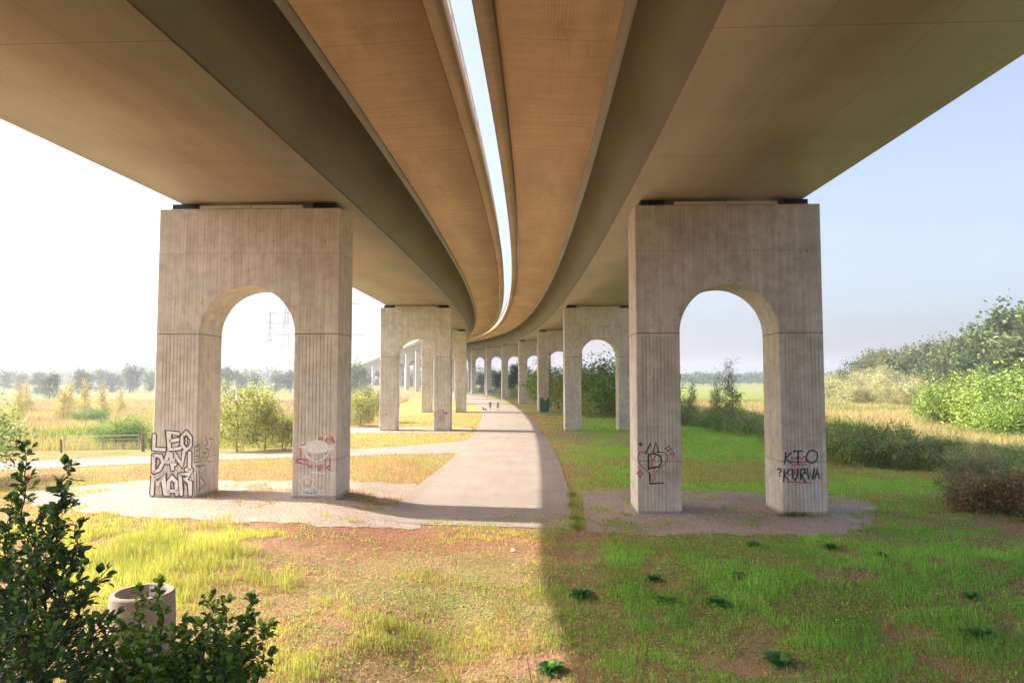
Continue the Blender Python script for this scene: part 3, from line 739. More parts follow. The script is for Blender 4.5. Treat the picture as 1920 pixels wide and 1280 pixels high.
x, y = wedge(120000, 9.5, 33, pw=1.1); px, py = proj(x, y, hz(x, y)); k = ~onsheet(x, y) & (rng.random(len(x)) > .8*blob(px, py, [(680, 1028, 240, 40, 1.0), (930, 1040, 120, 35, .8)])); x, y, px = x[k], y[k], px[k]; n = len(x)
a = rng.uniform(0, 6.28, n); l_ = rng.uniform(.04, .13, n); w_ = rng.uniform(.004, .012, n)*np.clip(y/14, 1, 2); z = hz(x, y)+rng.uniform(.005, .03, n)
ca_, sa_ = np.cos(a), np.sin(a)
P4 = np.stack([np.stack([x-sa_*w_, y+ca_*w_, z], -1), np.stack([x+sa_*w_, y-ca_*w_, z], -1), np.stack([x+ca_*l_, y+sa_*l_, z+rng.uniform(0, .03, n)], -1)], 1).reshape(-1, 3)
parts.append((P4, (np.arange(n)*3)[:, None]+np.array([[0, 1, 2]]), np.repeat(pal(n, [(.72, .54, .32), (.55, .34, .2), (.36, .2, .13), (.8, .66, .44)], [4, 3, 3, 2]), 3, 0)))
x, y = wedge(150000, 9.5, 33, -.3, .86, pw=1.1); px, py = proj(x, y, hz(x, y)); wn_ = fbm(x, y, .6, 81, 3); k = ~onsheet(x, y) & (wn_ > .5-.12*ss((px-1000)/300)) & (rng.random(len(x)) < .35+.65*ss((px-900)/200)); x, y = x[k], y[k]; n = len(x)
p, f, c_ = leaves(np.stack([x, y, hz(x, y)+rng.uniform(.01, .10, n)], -1), .05, pal(n, [(.30, .56, .08), (.22, .42, .06), (.42, .6, .14), (.14, .3, .05)], [4, 3, 2, 2]), 1.4, .2)
f = np.concatenate([f[:, :3], f[:, [0, 2, 3]]]); parts.append((p, f, c_))
# lawn grass right of the path and around the piers
x, y = wedge(260000, 30, 110, -.75, .9, pw=1.6); px, py = proj(x, y, hz(x, y)); k = ~onsheet(x, y) & ~((x < -.12*y-9) & (y > 46)) & (x < 24+.1*y); k &= ~((((x-9.5)/5.5)**2+((y-67)/9)**2 < 1.1) & (rng.random(len(x)) < .75)); x, y, px, py = x[k], y[k], px[k], py[k]; n = len(x)
right = x > (2.5+.02*y)*ss((140-y)/60)
n1 = fbm(x, y, .25, 5); dry = fbm(x, y, .35, 44, 3)
cr = pal(n, [(.38, .66, .08), (.46, .72, .11), (.30, .54, .07)], [5, 3, 2]); cf = pal(n, [(.46, .45, .15), (.38, .42, .12), (.60, .48, .25), (.55, .33, .19)], [4, 3, 3, 2]); cd_ = pal(n, [(.62, .36, .19), (.62, .44, .22), (.46, .27, .14)], [4, 3, 2])
col = np.where(right[:, None], cr, cf); dd = (dry > .53) & ~right | ((py > 858) & (py < 905) & (px > 400) & (dry > .42)) | (right & (px < 1060) & (dry > .48)) | (right & (px > 1540) & (py > 925) & (dry > .4)); col = np.where(dd[:, None], cd_, col)
h = rng.uniform(.05, .16, n)*np.where(dd, 1.3, 1); parts.append(blades(x, y, h, rng.uniform(.012, .03, n)*np.clip(y/30, 1, 3), col, .5))
stuff('grass', parts, M_grass, 'short patchy grass, lime in the sun and deep green under the bridge', 'grass')
# tall meadow grass, left and right fields
parts = []
x, y = wedge(150000, 44, 190, -.86, .02, pw=1.5); k = (x < -.10*y-9.5-1.5*vnoise(x, y, .2, 3)) & ~onsheet(x, y); 
px, py = proj(x, y, hz(x, y)); k &= (py < 846-(px*.012)); x, y, px, py = x[k], y[k], px[k], py[k]; n = len(x)
nn = fbm(x, y, .09, 51); pk = ss((nn-.45)*8); ye = ss((fbm(x, y, .15, 58)-.5)*8)*ss((95-y)/25)
ca = pal(n, [(.46, .42, .17), (.40, .38, .14), (.50, .42, .20)], [4, 3, 3]); cb = pal(n, [(.50, .33, .23), (.44, .28, .18), (.5, .38, .22)], [4, 3, 3]); cc = pal(n, [(.42, .42, .07), (.24, .30, .06), (.15, .22, .05)], [3, 3, 2])
col = np.where((rng.random(n) < pk)[:, None], cb, ca); col = np.where((rng.random(n) < ye)[:, None], cc, col)
h = rng.uniform(.35, .9, n)*(.6+.8*nn)*ss((y-40)/14+.2); parts.append(blades(x, y, h, rng.uniform(.03, .07, n)*np.clip(y/60, 1, 2.5), col, .3))
stuff('meadow_grass', parts, M_grass, 'tall dry straw coloured meadow grass beyond the side path on the left', 'grass')
parts = []
x, y = wedge(110000, 48, 190, .16, .9, pw=1.5); k = x > 20+.12*y+2*vnoise(x, y, .15, 8); x, y = x[k], y[k]; n = len(x); nn = fbm(x, y, .1, 61)
col = np.where((rng.random(n) < ss((nn-.5)*7))[:, None], pal(n, [(.24, .30, .07), (.30, .34, .10)], [1, 1]), pal(n, [(.55, .42, .25), (.5, .40, .2), (.46, .32, .2), (.44, .42, .16)], [4, 3, 2, 3]))
parts.append(blades(x, y, rng.uniform(.5, 1.3, n)*(.6+.6*nn), rng.uniform(.03, .07, n)*np.clip(y/60, 1, 2.5), col, .3))
stuff('reed_grass', parts, M_grass, 'pale tall reeds and dry grass in the meadow on the right', 'grass')
x, y = wedge(60000, 22, 38); k = np.zeros(len(x), bool)
for P in (SHEETS[2], SHEETS[3]): k |= inpoly(x, y, P[::3])
x, y = x[k], y[k]; n = len(x); r_ = rng.uniform(.008, .028, n); z = hz(x, y)+.02
P4 = np.stack([np.stack([x+r_*np.cos(a), y+r_*np.sin(a), z], -1) for a in (0, 1.6, 3.1, 4.7)]+[np.stack([x, y, z+r_*.8], -1)], 1).reshape(-1, 3)
b_ = (np.arange(n)*5)[:, None]; F4 = np.concatenate([b_+np.array([[i, (i+1) % 4, 4]]) for i in range(4)], 1).reshape(-1, 3)
stuff('pebbles', [(P4, F4, np.repeat(pal(n, [(.42, .34, .29), (.27, .21, .17), (.5, .43, .38), (.17, .12, .1)], [3, 3, 2, 2]), 5, 0))], M_stone, 'small loose stones scattered on the gravel pads', 'gravel')
# ---------------------------------------------------------------- foliage
def crown_pts(n, blobs, shell=.55, drop=.0):
    """blobs: (cx,cy,cz,rx,ry,rz)"""
    out = []; B = np.array(blobs); vol = B[:, 3]*B[:, 4]*B[:, 5]; ns = np.maximum(1, (n*vol/vol.sum()).astype(int))
    for b, k in zip(B, ns):
        d = rng.normal(size=(k, 3)); d /= np.linalg.norm(d, axis=1)[:, None]
        r = rng.uniform(shell, 1.0, k)**.7; r *= 1+.18*np.sin(d[:, 0]*5+b[0]*3)*np.cos(d[:, 2]*6+b[1])
        out.append(b[:3]+d*r[:, None]*b[3:6])
    return np.concatenate(out)
def clumpy(n, blobs, nclump, cr):
    cen = crown_pts(nclump, blobs, .3); i = rng.integers(0, len(cen), n)
    return cen[i]+rng.normal(size=(n, 3))*cr*rng.uniform(.5, 1.2, (len(cen), 1))[i], i
def trunk_mesh(h, r, spread, nb=6, top=None):
    mb = MB(); p = Vector((0, 0, -.3)); pts = [p]
    n = 5; top = top or h*.75
    for i in range(1, n+1): pts.append(Vector((random.uniform(-1, 1)*r*1.5, random.uniform(-1, 1)*r*1.5, top*i/n)))
    for i in range(n): mb.tube(pts[i], pts[i+1], r*(1-.8*i/n), r*(1-.8*(i+1)/n), 7, cap=False)
    for i in range(nb):
        j = random.randint(2, n-1); a = random.uniform(0, 6.28); q_ = pts[j]
        e = q_+Vector((math.cos(a)*spread, math.sin(a)*spread, random.uniform(.3, .8)*spread+.5))
        mid = (q_+e)/2+Vector((0, 0, -.1*spread)); mb.tube(q_, mid, r*.4, r*.25, 5, cap=False); mb.tube(mid, e, r*.25, r*.06, 5, cap=False)
    me = bpy.data.meshes.new('trunk'); me.from_pydata(mb.v, [], mb.f); me.materials.append(M_bark); return me
def mesh_crown(c, size, col, m=M_leaf, aspect=1.9, up=.3):
    p, f, cc = leaves(c, size, col, aspect, up); me = np_mesh('crown', p, f, cc); me.materials.append(m); return me
KINDS = {}
def kind(name, h, rad, nl, size, cols, wts, style='round', trunk=.3, nbr=7):
    var = []
    for v in range(3):
        if style == 'round':
            bl = [(random.uniform(-.45, .45)*rad, random.uniform(-.45, .45)*rad, h*random.uniform(.45, .82), rad*random.uniform(.38, .62), rad*random.uniform(.38, .62), h*random.uniform(.13, .22)) for _ in range(9)]
            bl += [(0, 0, h*.6, rad*.7, rad*.7, h*.3)]+[(random.uniform(-.5, .5)*rad, random.uniform(-.5, .5)*rad, h*random.uniform(.12, .3), rad*.5, rad*.5, h*.16) for _ in range(5)]
        elif style == 'bush':
            bl = [(random.uniform(-.6, .6)*rad, random.uniform(-.6, .6)*rad, h*random.uniform(.25, .6), rad*random.uniform(.35, .6), rad*random.uniform(.35, .6), h*random.uniform(.22, .4)) for _ in range(9)]
        elif style == 'herb':
            bl = [(random.uniform(-.9, .9)*rad, random.uniform(-.9, .9)*rad, h*random.uniform(.15, .55), rad*random.uniform(.1, .22), rad*random.uniform(.1, .22), h*random.uniform(.25, .5)) for _ in range(26)]
        elif style == 'wispy':
            bl = [(random.uniform(-.3, .3)*rad*(1-t), random.uniform(-.3, .3)*rad, h*(.12+.85*t), rad*(1.0-.75*t)*random.uniform(.5, .8), rad*(1-.75*t)*.7, h*.10) for t in np.linspace(0, 1, 13)]
        elif style == 'willow':
            bl = [(random.uniform(-.5, .5)*rad, random.uniform(-.5, .5)*rad, h*random.uniform(.2, .7), rad*random.uniform(.15, .32), rad*random.uniform(.15, .32), h*random.uniform(.2, .34)) for _ in range(13)]
        c, i = clumpy(nl, bl, (90 if style != 'bush' else 200) if style != 'wispy' else 170, rad*(.13 if style != 'wispy' else .16))
        c[:, 2] = np.maximum(c[:, 2], .05)
        base = pal(len(c), cols, wts, .25); tone = rng.uniform(.65, 1.3, 400)[i][:, None]
        var.append((trunk_mesh(h, trunk, rad*.6, nbr), mesh_crown(c, size, base*tone, up=.8 if style in ('willow', 'wispy', 'herb') else .3, aspect=3.0 if style in ('willow', 'wispy', 'herb') else 1.7)))
    KINDS[name] = var
def plant(kd, name, x, y, sc, label, group, zs=1.0, cat='tree', rz=None, z=None):
    v = random.choice(KINDS[kd]); z = float(hz(x, y)) if z is None else z
    t = empty(name, (x, y, z), random.uniform(0, 6.28) if rz is None else rz, label=label, cat=cat, group=group); t.scale = (sc, sc, sc*zs)
    for nm_, me in (('trunk' if cat == 'tree' else 'stems', v[0]), ('crown' if cat == 'tree' else 'foliage', v[1])):
        o = bpy.data.objects.new(nm_, me); S.collection.objects.link(o); o.parent = t
    return t
DG = [(.045, .085, .03), (.065, .115, .04), (.09, .14, .045)]
kind('oak', 14, 6.5, 5200, .55, DG+[(.15, .17, .06)], [3, 4, 3, 2])
kind('pale', 12, 5.5, 4600, .5, [(.12, .165, .06), (.18, .215, .085), (.09, .13, .05)], [3, 3, 2])
kind('olive', 13, 6, 5000, .5, [(.20, .21, .07), (.27, .26, .10), (.12, .15, .05)], [3, 3, 2])
kind('shrub', 3, 2.2, 7000, .13, [(.17, .30, .07), (.25, .38, .10), (.34, .45, .14)], [3, 4, 3], 'bush', .06)
kind('limebush', 4.5, 3.6, 11000, .19, [(.28, .38, .09), (.40, .49, .13), (.18, .28, .06)], [4, 4, 2], 'bush', .08)
kind('willowy', 5, 2.6, 5200, .22, [(.44, .46, .15), (.56, .54, .24), (.32, .36, .11)], [4, 3, 3], 'willow', .05, 12)
kind('paleweed', 5, 3.5, 7000, .26, [(.48, .46, .26), (.56, .52, .32), (.38, .40, .18)], [4, 3, 3], 'willow', .05, 10)
kind('birch', 9, 2.0, 5200, .20, [(.14, .21, .07), (.2, .27, .09), (.27, .32, .12)], [4, 3, 2], 'wispy', .08, 14)
kind('sapling', 4.2, 1.3, 2400, .17, [(.55, .46, .10), (.48, .44, .11), (.6, .46, .16)], [3, 3, 3], 'wispy', .05, 8)
kind('herb', 1.6, 1.5, 5200, .12, [(.26, .36, .12), (.36, .44, .16), (.54, .48, .26), (.17, .26, .09)], [4, 4, 3, 2], 'herb', .02, 14)
kind('rustherb', 1.5, 1.5, 2800, .13, [(.40, .24, .14), (.30, .19, .11), (.22, .30, .09), (.5, .34, .2)], [4, 3, 3, 2], 'willow', .02, 14)

def trees(spec, name, group, kinds, cat='tree'):
    for (px, Y, ytop, kd, lab) in spec:
        x = (px-960)/FPX*Y
        zt = CAMZ+Y*math.tan(PITCH+math.atan((640-ytop)/FPX)); g0 = float(hz(x, Y))
        H = {'oak': 14*.98, 'pale': 12*.98, 'olive': 13*.98, 'shrub': 2.6, 'limebush': 4.0, 'willowy': 4.9, 'paleweed': 4.9, 'birch': 9.2, 'sapling': 4.3, 'herb': 1.45, 'rustherb': 1.45}[kd]
        sc = max(.2, (zt-g0)/H); 
        plant(kd, name, x, Y, sc, lab, group, cat=cat)
# left skyline
T = []
for i, (px, Y, yt, kd, adj) in enumerate([(10, 340, 692, 'oak', 'small dark'), (75, 300, 693, 'oak', 'low dark'), (95, 205, 697, 'oak', 'round dark'), (45, 330, 697, 'pale', 'hazy grey'), (150, 330, 700, 'pale', 'flat topped'), (158, 250, 690, 'oak', 'narrow headed'), (190, 330, 687, 'pale', 'grey green'), (245, 300, 678, 'oak', 'broad domed'), (212, 330, 694, 'pale', 'squat'), (283, 320, 695, 'pale', 'pale rounded'), (425, 300, 682, 'pale', 'domed hazy'), (455, 320, 697, 'pale', 'low hazy'), (478, 330, 698, 'oak', 'dark hedge like'), (520, 330, 696, 'pale', 'wide hazy'), (545, 330, 692, 'oak', 'pylon side'), (575, 320, 690, 'pale', 'grey'), (612, 320, 688, 'pale', 'muted'), (665, 250, 675, 'pale', 'tall leaning'), (686, 290, 700, 'pale', 'small rounded'), (395, 330, 696, 'pale', 'half hidden'), (342, 330, 698, 'oak', 'low'), (-40, 320, 690, 'oak', 'edge')]):
    T.append((px, Y, yt, kd, '%s tree on the left skyline, %s' % (adj, ('at the far left edge', 'left of the tagged leg', 'beyond the left arch')[0 if px < 100 else 1 if px < 300 else 2])))
trees(T, 'tree', 'trees on the left skyline', None)
# far wood, one hazy mass
c = []; 
for i in range(900):
    px = rng.uniform(-60, 1560); Y = rng.uniform(560, 640); x = (px-960)/FPX*Y; r = rng.uniform(4, 8)
    c.append((x, Y, 1.5+r*.8, r*1.3, r, r*rng.uniform(.8, 1.4)))
c = np.array(c); c[:, 5] *= np.where((c[:, 0] > 20), .55, 1.0)
pp = crown_pts(42000, c, .7); pp[:, 2] = np.maximum(pp[:, 2], 1.8); p, f, cc = leaves(pp, 1.8, pal(len(pp), DG+[(.1, .14, .05)], [3, 3, 3, 3]), 1.5)
stuff('far_wood', [(p, f, cc)], M_leaf, 'hazy blue green wood along the horizon', 'wood')
# saplings on the left meadow
T = [(37, 92, 716, 'sapling', 'thin yellow sapling nearest the left edge'), (52, 120, 706, 'sapling', 'yellow green sapling behind the thin one'), (122, 95, 712, 'sapling', 'orange tinged sapling right of the round dark tree'), (135, 130, 709, 'sapling', 'faint sapling behind the orange tinged one'), (162, 115, 706, 'sapling', 'bright yellow sapling, tallest of the meadow row'), (194, 105, 714, 'sapling', 'yellow sapling nearest the tagged leg'), (228, 120, 724, 'sapling', 'tiny sapling beside the tagged leg')]
trees(T, 'sapling', 'yellow saplings in the meadow', None)
# left shrubs
T = [(448, 52, 703, 'willowy', 'tall airy willow shrub framed by the left arch'), (500, 54, 728, 'willowy', 'low spreading shrub right of the airy willow'), (532, 56, 740, 'willowy', 'dense low shrub against the right leg of the left pier'), (678, 84, 706, 'willowy', 'rounded willow shrub beside the picket fence'), (702, 92, 716, 'willowy', 'small willow shrub touching the second left pier'),
     (222, 58, 784, 'shrub', 'dark green bramble behind the metal gate'), (250, 60, 790, 'shrub', 'small bramble beside the gate post'), (160, 92, 765, 'shrub', 'dark low shrub in mid meadow'), (185, 92, 766, 'shrub', 'flat dark shrub in mid meadow, right one'), (-75, 34, 765, 'shrub', 'green bush at the left picture edge'), (570, 60, 752, 'willowy', 'shrub mostly hidden behind the leg')]
trees(T, 'shrub', 'shrubs left of the bridge', None, cat='shrub')
# trees and shrubs on the right of the bridge, seen through arches
T = [(1105, 108, 690, 'willowy', 'dark bush at the left of the second right arch'), (1128, 112, 678, 'shrub', 'tall dark bush in the middle of the second right arch'), (1152, 106, 676, 'willowy', 'dark bush at the right of the second right arch'), (1175, 104, 684, 'shrub', 'bush hidden behind the big right pier'), (1045, 135, 690, 'shrub', 'bush seen through the third right arch'), (1062, 140, 694, 'shrub', 'small bush left of the second right pier'),
     (1000, 190, 712, 'willowy', 'yellow green bush through the fourth right arch'), (985, 200, 716, 'willowy', 'pale bush left of the teal painted leg'), (962, 220, 718, 'willowy', 'pale bush through the fifth right arch'), (940, 240, 718, 'willowy', 'pale bush through the sixth right arch'), (1090, 118, 700, 'limebush', 'light bush behind the second right pier')]
trees(T, 'bush', 'bushes seen through the right arches', None, cat='bush')
T = [(1000, 330, 696, 'oak', 'distant tree through the fourth arch'), (1018, 300, 698, 'oak', 'distant tree beside the teal painted leg'), (975, 300, 678, 'oak', 'tallest loose crowned tree among the far piers'), (960, 330, 698, 'oak', 'dark tree through the fifth arch'), (930, 330, 692, 'oak', 'tree standing free between far piers'), (905, 340, 700, 'oak', 'dark round tree through the last clear arch'), (1058, 310, 700, 'oak', 'far tree left of second right pier')]
trees(T, 'tree', 'distant trees beyond the piers', None)
T = [(1372, 84, 662, 'birch', 'tall windblown birch in the right arch'), (1338, 86, 690, 'birch', 'shorter birch left of the tall one'), (1292, 92, 702, 'birch', 'pale slim birch at the left of the right arch'), ]
for (px, Y, yt, kd, lab) in T:
    x = (px-960)/FPX*Y; zt = CAMZ+Y*math.tan(PITCH+math.atan((640-yt)/FPX)); t = plant(kd, 'birch', x, Y, zt/9.2, lab, 'birches in the right arch', cat='tree'); t.rotation_euler.y = .10
# bushy bank beyond the lawn
k_ = 0
bank = [(1285, 88, 757), (1305, 85, 762), (1328, 82, 756), (1345, 79, 768), (1362, 77, 762), (1385, 74, 772), (1405, 71, 774), (1425, 69, 778), (1270, 92, 752), (1250, 96, 748), (1235, 100, 745), (1215, 104, 742), (1445, 66, 782), (1480, 61, 784), (1520, 56, 788)]
W_ = ['dark', 'olive', 'mixed green', 'greyish', 'bright', 'shaded', 'seeding', 'loose']
BK = []
for i, (px, Y, yt) in enumerate(bank):
    yt += random.uniform(-9, 7); BK.append((px, Y, yt, ('herb', 'herb', 'willowy', 'herb', 'shrub')[i % 5], '%s hedge clump %s, lawn edge behind right arch' % (W_[i % 8], ('nearest the left leg', 'in the middle', 'nearest the right leg')[0 if px < 1310 else 1 if px < 1390 else 2])))
trees(BK, 'hedge_clump', 'hedge clumps along the lawn edge', None, cat='hedge')
BK = []
for i in range(26):
    tt = i/25; px = 1550+tt*420+random.uniform(-8, 8); Y = 47-tt*12+random.uniform(-.5, 5); yt = 794+(px-1550)*.17+random.uniform(-18, 12)
    BK.append((px, Y, yt, ('willowy', 'herb', 'herb', 'paleweed', 'herb', 'shrub', 'herb')[i % 7], '%s herb clump %d paces along the bank right of the tagged pier' % (W_[i % 8], 2+i*2)))
trees(BK, 'herb_clump', 'herb clumps on the right bank', None, cat='plant')
BK = []
for i in range(12):
    tt = i/11; px = 1790+tt*190; Y = 31-tt*3+random.uniform(-.8, .8); yt = 890+random.uniform(-10, 14)
    BK.append((px, Y, yt, 'rustherb', '%s rusty dry weed clump, %s at the lawn edge far right' % (W_[i % 8], ('leftmost part', 'middle part', 'right part')[i//4])))
trees(BK, 'dry_weed_clump', 'rusty weed clumps far right', None, cat='plant')
# lime bushes and pale willows on the right
T = [(1800, 80, 712, 'limebush', 'big lime green bush, leftmost of the right group'), (1850, 76, 690, 'limebush', 'tallest lime green bush at the right edge'), (1910, 72, 676, 'limebush', 'lime green bush cut by the right picture edge'), (1765, 84, 725, 'limebush', 'smaller lime bush in front of pale willows'), (1895, 66, 738, 'limebush', 'low lime bush in front of the tallest')]
trees(T, 'bush', 'lime green bushes on the right', None, cat='bush')
T = []
for i, (px, Y, yt) in enumerate([(1560, 180, 700), (1590, 172, 692), (1625, 176, 688), (1650, 165, 684), (1680, 158, 690), (1710, 164, 688), (1735, 150, 694), (1605, 150, 712), (1665, 146, 716), (1700, 140, 708), (1545, 200, 706)]):
    T.append((px, Y, yt, 'paleweed', 'pale willow thicket %s, %s' % (('next to the tagged pier', 'in mid meadow', 'beside the lime bushes')[0 if px < 1600 else 1 if px < 1670 else 2], ('front row', 'back row, low', 'back row, high', 'behind the others')[(0 if Y < 151 else 1 if yt > 695 else 2 if Y < 173 else 3)])))
trees(T, 'willow_thicket', 'pale willows in the right meadow', None, cat='shrub')
# wooded slope at the right
T = []
sl_ = [(1580, 230, 688, 'oak'), (1608, 215, 668, 'oak'), (1640, 205, 655, 'olive'), (1672, 200, 648, 'olive'), (1700, 190, 648, 'oak'), (1728, 185, 640, 'olive'), (1755, 175, 638, 'pale'), (1780, 165, 625, 'oak'), (1808, 158, 622, 'olive'), (1838, 148, 608, 'pale'), (1868, 140, 594, 'oak'), (1895, 132, 578, 'pale'), (1925, 125, 560, 'oak'), (1960, 118, 545, 'pale'), (1650, 240, 650, 'oak'), (1720, 215, 655, 'pale'), (1790, 190, 640, 'oak'), (1850, 165, 620, 'olive'), (1905, 155, 590, 'oak'), (1880, 120, 650, 'pale'), (1820, 135, 660, 'oak'), (1760, 150, 668, 'pale'), (1560, 250, 696, 'pale')]
for i, (px, Y, yt, kd) in enumerate(sl_):
    T.append((px, Y, yt, kd, '%s tree on the right wooded slope, %s' % ({'oak': 'dark', 'olive': 'yellowing', 'pale': 'grey green'}[kd], 'number %d from its low end' % (i+1) if i < 14 else 'second rank, %s' % ('low end', 'lower middle', 'upper middle', 'high end', 'top', 'foot of the high end', 'foot of the middle', 'foot of the low end', 'tail')[i-14])))
trees(T, 'tree', 'trees on the wooded slope', None)
# ---------------------------------------------------------------- foreground weeds, docks, grasses
def dock_mesh(n=26, ln=.22):
    P = []; Fc = []; C_ = []; b = 0
    for i in range(n):
        a = random.uniform(0, 6.28); el = random.uniform(.5, 1.35); l = ln*random.uniform(.6, 1.2); wd = l*.2; segs = 5
        r0 = random.uniform(0, .1); base = Vector((math.cos(a)*r0, math.sin(a)*r0, 0)); d = Vector((math.cos(a), math.sin(a), 0)); sd_ = Vector((-math.sin(a), math.cos(a), 0))
        c = Vector(random.choice([(.06, .19, .03), (.08, .24, .04), (.12, .28, .05)]))*random.uniform(.8, 1.2)
        for j in range(segs+1):
            t = j/segs; p = base+d*(l*t*math.cos(el))+Vector((0, 0, l*(math.sin(el)*t-.55*t*t*.9)))
            ww = wd*math.sin(math.pi*min(1, .12+.88*t)**.8)+.002
            P += [p+sd_*ww, p-sd_*ww]; C_ += [c, c]
        for j in range(segs): Fc.append((b+2*j, b+2*j+1, b+2*j+3, b+2*j+2))
        b += 2*(segs+1)
    me = np_mesh('leaves', [tuple(p) for p in P], Fc, np.array([tuple(c) for c in C_]), smooth=True); me.materials.append(M_leaf); return me
docks = [dock_mesh(46, .42), dock_mesh(40, .40), dock_mesh(54, .46)]
dl = ['left of the two beside the path shadow edge', 'right of the tallest pair', 'in front of the right pier foot', 'nearest the picture bottom on the right', 'small one amid lush grass', 'by the gravel edge', 'far right one', 'low one under the right edge', 'beside the bare soil', 'close to the lower right corner', 'mid lawn one', 'below the tagged KTO leg']
for i, (px, py, s_) in enumerate([(1225, 1088, .8), (1385, 1085, .85), (1345, 1135, .95), (1410, 1025, .9), (1250, 1128, .9), (1090, 1118, .9), (1655, 1045, .8), (1820, 1120, .8), (1840, 1195, 1.0), (1460, 1245, 1.1), (1030, 1258, 1.1), (1560, 1030, .8)]):
    p = G(px, py); o = link('broadleaf_weed', docks[i % 3], None, label='dark broad leaved weed, '+dl[i], cat='weed', group='dark weeds in the foreground grass')
    o.location = p; o.scale = (s_,)*3; o.rotation_euler.z = random.uniform(0, 6)
# tuft beside the right pier leg
p = G(1490, 968); n = 500; a = rng.uniform(0, 6.28, n); r = np.abs(rng.normal(0, .28, n))
co, f, cc = blades(p.x+np.cos(a)*r*1.6, p.y+np.sin(a)*r*.6, rng.uniform(.08, .25, n), np.full(n, .02), pal(n, [(.2, .17, .08), (.14, .16, .05)], [1, 1]), .6)
me = np_mesh('grass_tuft', co, f, cc); link('grass_tuft', me, M_grass, label='brownish grass tuft at the foot of the tagged KTO leg', cat='grass tuft')
p_ = []
x = []; 
for (px, py) in [(1078, 975), (1074, 950), (1072, 930), (1080, 990)]:
    q0 = G(px, py); n = 260; a = rng.uniform(0, 6.28, n); r = np.abs(rng.normal(0, .16, n))
    p_.append(blades(q0.x+np.cos(a)*r, q0.y+np.sin(a)*r*2.2, rng.uniform(.06, .2, n), np.full(n, .02), pal(n, [(.25, .33, .06), (.2, .2, .07)], [2, 1]), .5, z=np.full(n, 0.03)))
stuff('edge_grass', p_, M_grass, 'strip of grass between the footpath and the right gravel', 'grass')
# bluish tall grasses along the lower edge, close to the camera
def tuft_long(px, py, Y, lab, n=26, h=.8, col=((.3, .42, .32), (.36, .48, .3), (.22, .34, .2))):
    d = ray(px, py); t = Y/d.y; X = d.x*t; z0 = float(hz(X, Y)); top = CAMZ+d.z*t
    h = max(.4, top-z0); P = []; Fc = []; C_ = []; b = 0
    for i in range(n):
        a = random.uniform(0, 6.28); le = h*random.uniform(.55, 1.02); sp_ = random.uniform(.05, .45)*le; wd = random.uniform(.009, .02); c = np.array(random.choice(col))*random.uniform(.8, 1.2)
        bx, by = random.gauss(0, .06), random.gauss(0, .06)
        for j in range(6):
            t_ = j/5; w_ = wd*(1-t_**2)+.001
            p = (bx+math.cos(a)*sp_*t_**2, by+math.sin(a)*sp_*t_**2, le*t_*(1-.12*t_))
            P += [(p[0]-math.sin(a)*w_, p[1]+math.cos(a)*w_, p[2]), (p[0]+math.sin(a)*w_, p[1]-math.cos(a)*w_, p[2])]; C_ += [c, c]
        for j in range(5): Fc.append((b+2*j, b+2*j+1, b+2*j+3, b+2*j+2))
        b += 12
    me = np_mesh('tall_grass', P, Fc, np.array(C_)); o = link('tall_grass', me, M_grass, label=lab, cat='grass tuft', group='tall grasses along the lower edge'); o.location = (X, Y, z0)
tl = ['bluish tall grass at the very bottom, %s' % s_ for s_ in ('right of the low shrub', 'left of the picture middle', 'tallest stalk in the middle', 'just right of the middle', 'beneath the dark weed', 'right of centre, thin', 'below the bare soil', 'thin one in the lower right', 'near the lower right corner', 'in the right corner', 'short one beside the tallest stalk', 'between shrub and middle')]
for i, (px, py, Y) in enumerate([(560, 1235, 5.5), (720, 1240, 5.8), (915, 1195, 5.5), (1040, 1240, 6.), (1110, 1235, 5.6), (1240, 1250, 6.), (1300, 1225, 6.2), (1500, 1235, 6.5), (1690, 1250, 6.0), (1850, 1240, 5.5), (880, 1245, 5.8), (650, 1250, 5.2)]):
    tuft_long(px, py-22, Y, tl[i], 16 if i % 3 else 24)
# litter
p = G(962, 1034); mb = MB(); mb.v = [(-.09, -.05, .02), (.08, -.06, .05), (.1, .05, .03), (-.06, .07, .09), (0, 0, .12)]; mb.f = [(0, 1, 4), (1, 2, 4), (2, 3, 4), (3, 0, 4)]
o = mb.build('litter', flat('paper', (.8, .8, .82)), None, label='small crumpled white paper scrap lying on dry grass', cat='litter'); o.location = p
# ---------------------------------------------------------------- concrete shaft ring
def lathe(prof, n=64):
    co = []; f = []; m_ = len(prof)
    for i in range(n):
        a = 2*math.pi*i/n
        for r, z in prof: co.append((r*math.cos(a), r*math.sin(a), z))
    for i in range(n):
        for j in range(m_-1):
            p, q_ = i*m_+j, ((i+1) % n)*m_+j; f.append((p, q_, q_+1, p+1))
    return co, f
M_ring = flat('ring_concrete', (.36, .28, .235), .9, 0, .18, 3)
Yr = 13.2; Xr = (269-960)/FPX*Yr*1.02+.0; 
d = ray(268, 1108); t = 13.2/d.y; rx, ry = d.x*t, 13.2; ztopr = CAMZ+d.z*t; zb = float(hz(rx, ry))-.2
t_ = empty('shaft_ring', (rx, ry, zb), .3, label='round concrete shaft ring, open on top, beside the dark shrub', cat='concrete ring')
Hr = ztopr-zb; hl = Hr-.60
for nm_, prof in (('lower_ring', [(.44, 0), (.58, 0), (.58, hl-.02), (.56, hl-.004), (.44, hl-.004)]), ('upper_ring', [(.44, hl), (.565, hl), (.58, hl+.02), (.555, Hr-.03), (.535, Hr), (.47, Hr), (.455, Hr-.03), (.44, hl)])):
    co, f = lathe(prof); me = np_mesh(nm_, co, f, smooth=False)
    bm = bmesh.new(); bm.from_mesh(me); bmesh.ops.recalc_face_normals(bm, faces=bm.faces); bm.to_mesh(me); bm.free()
    for p in me.polygons: p.use_smooth = False
    link(nm_, me, M_ring, t_)
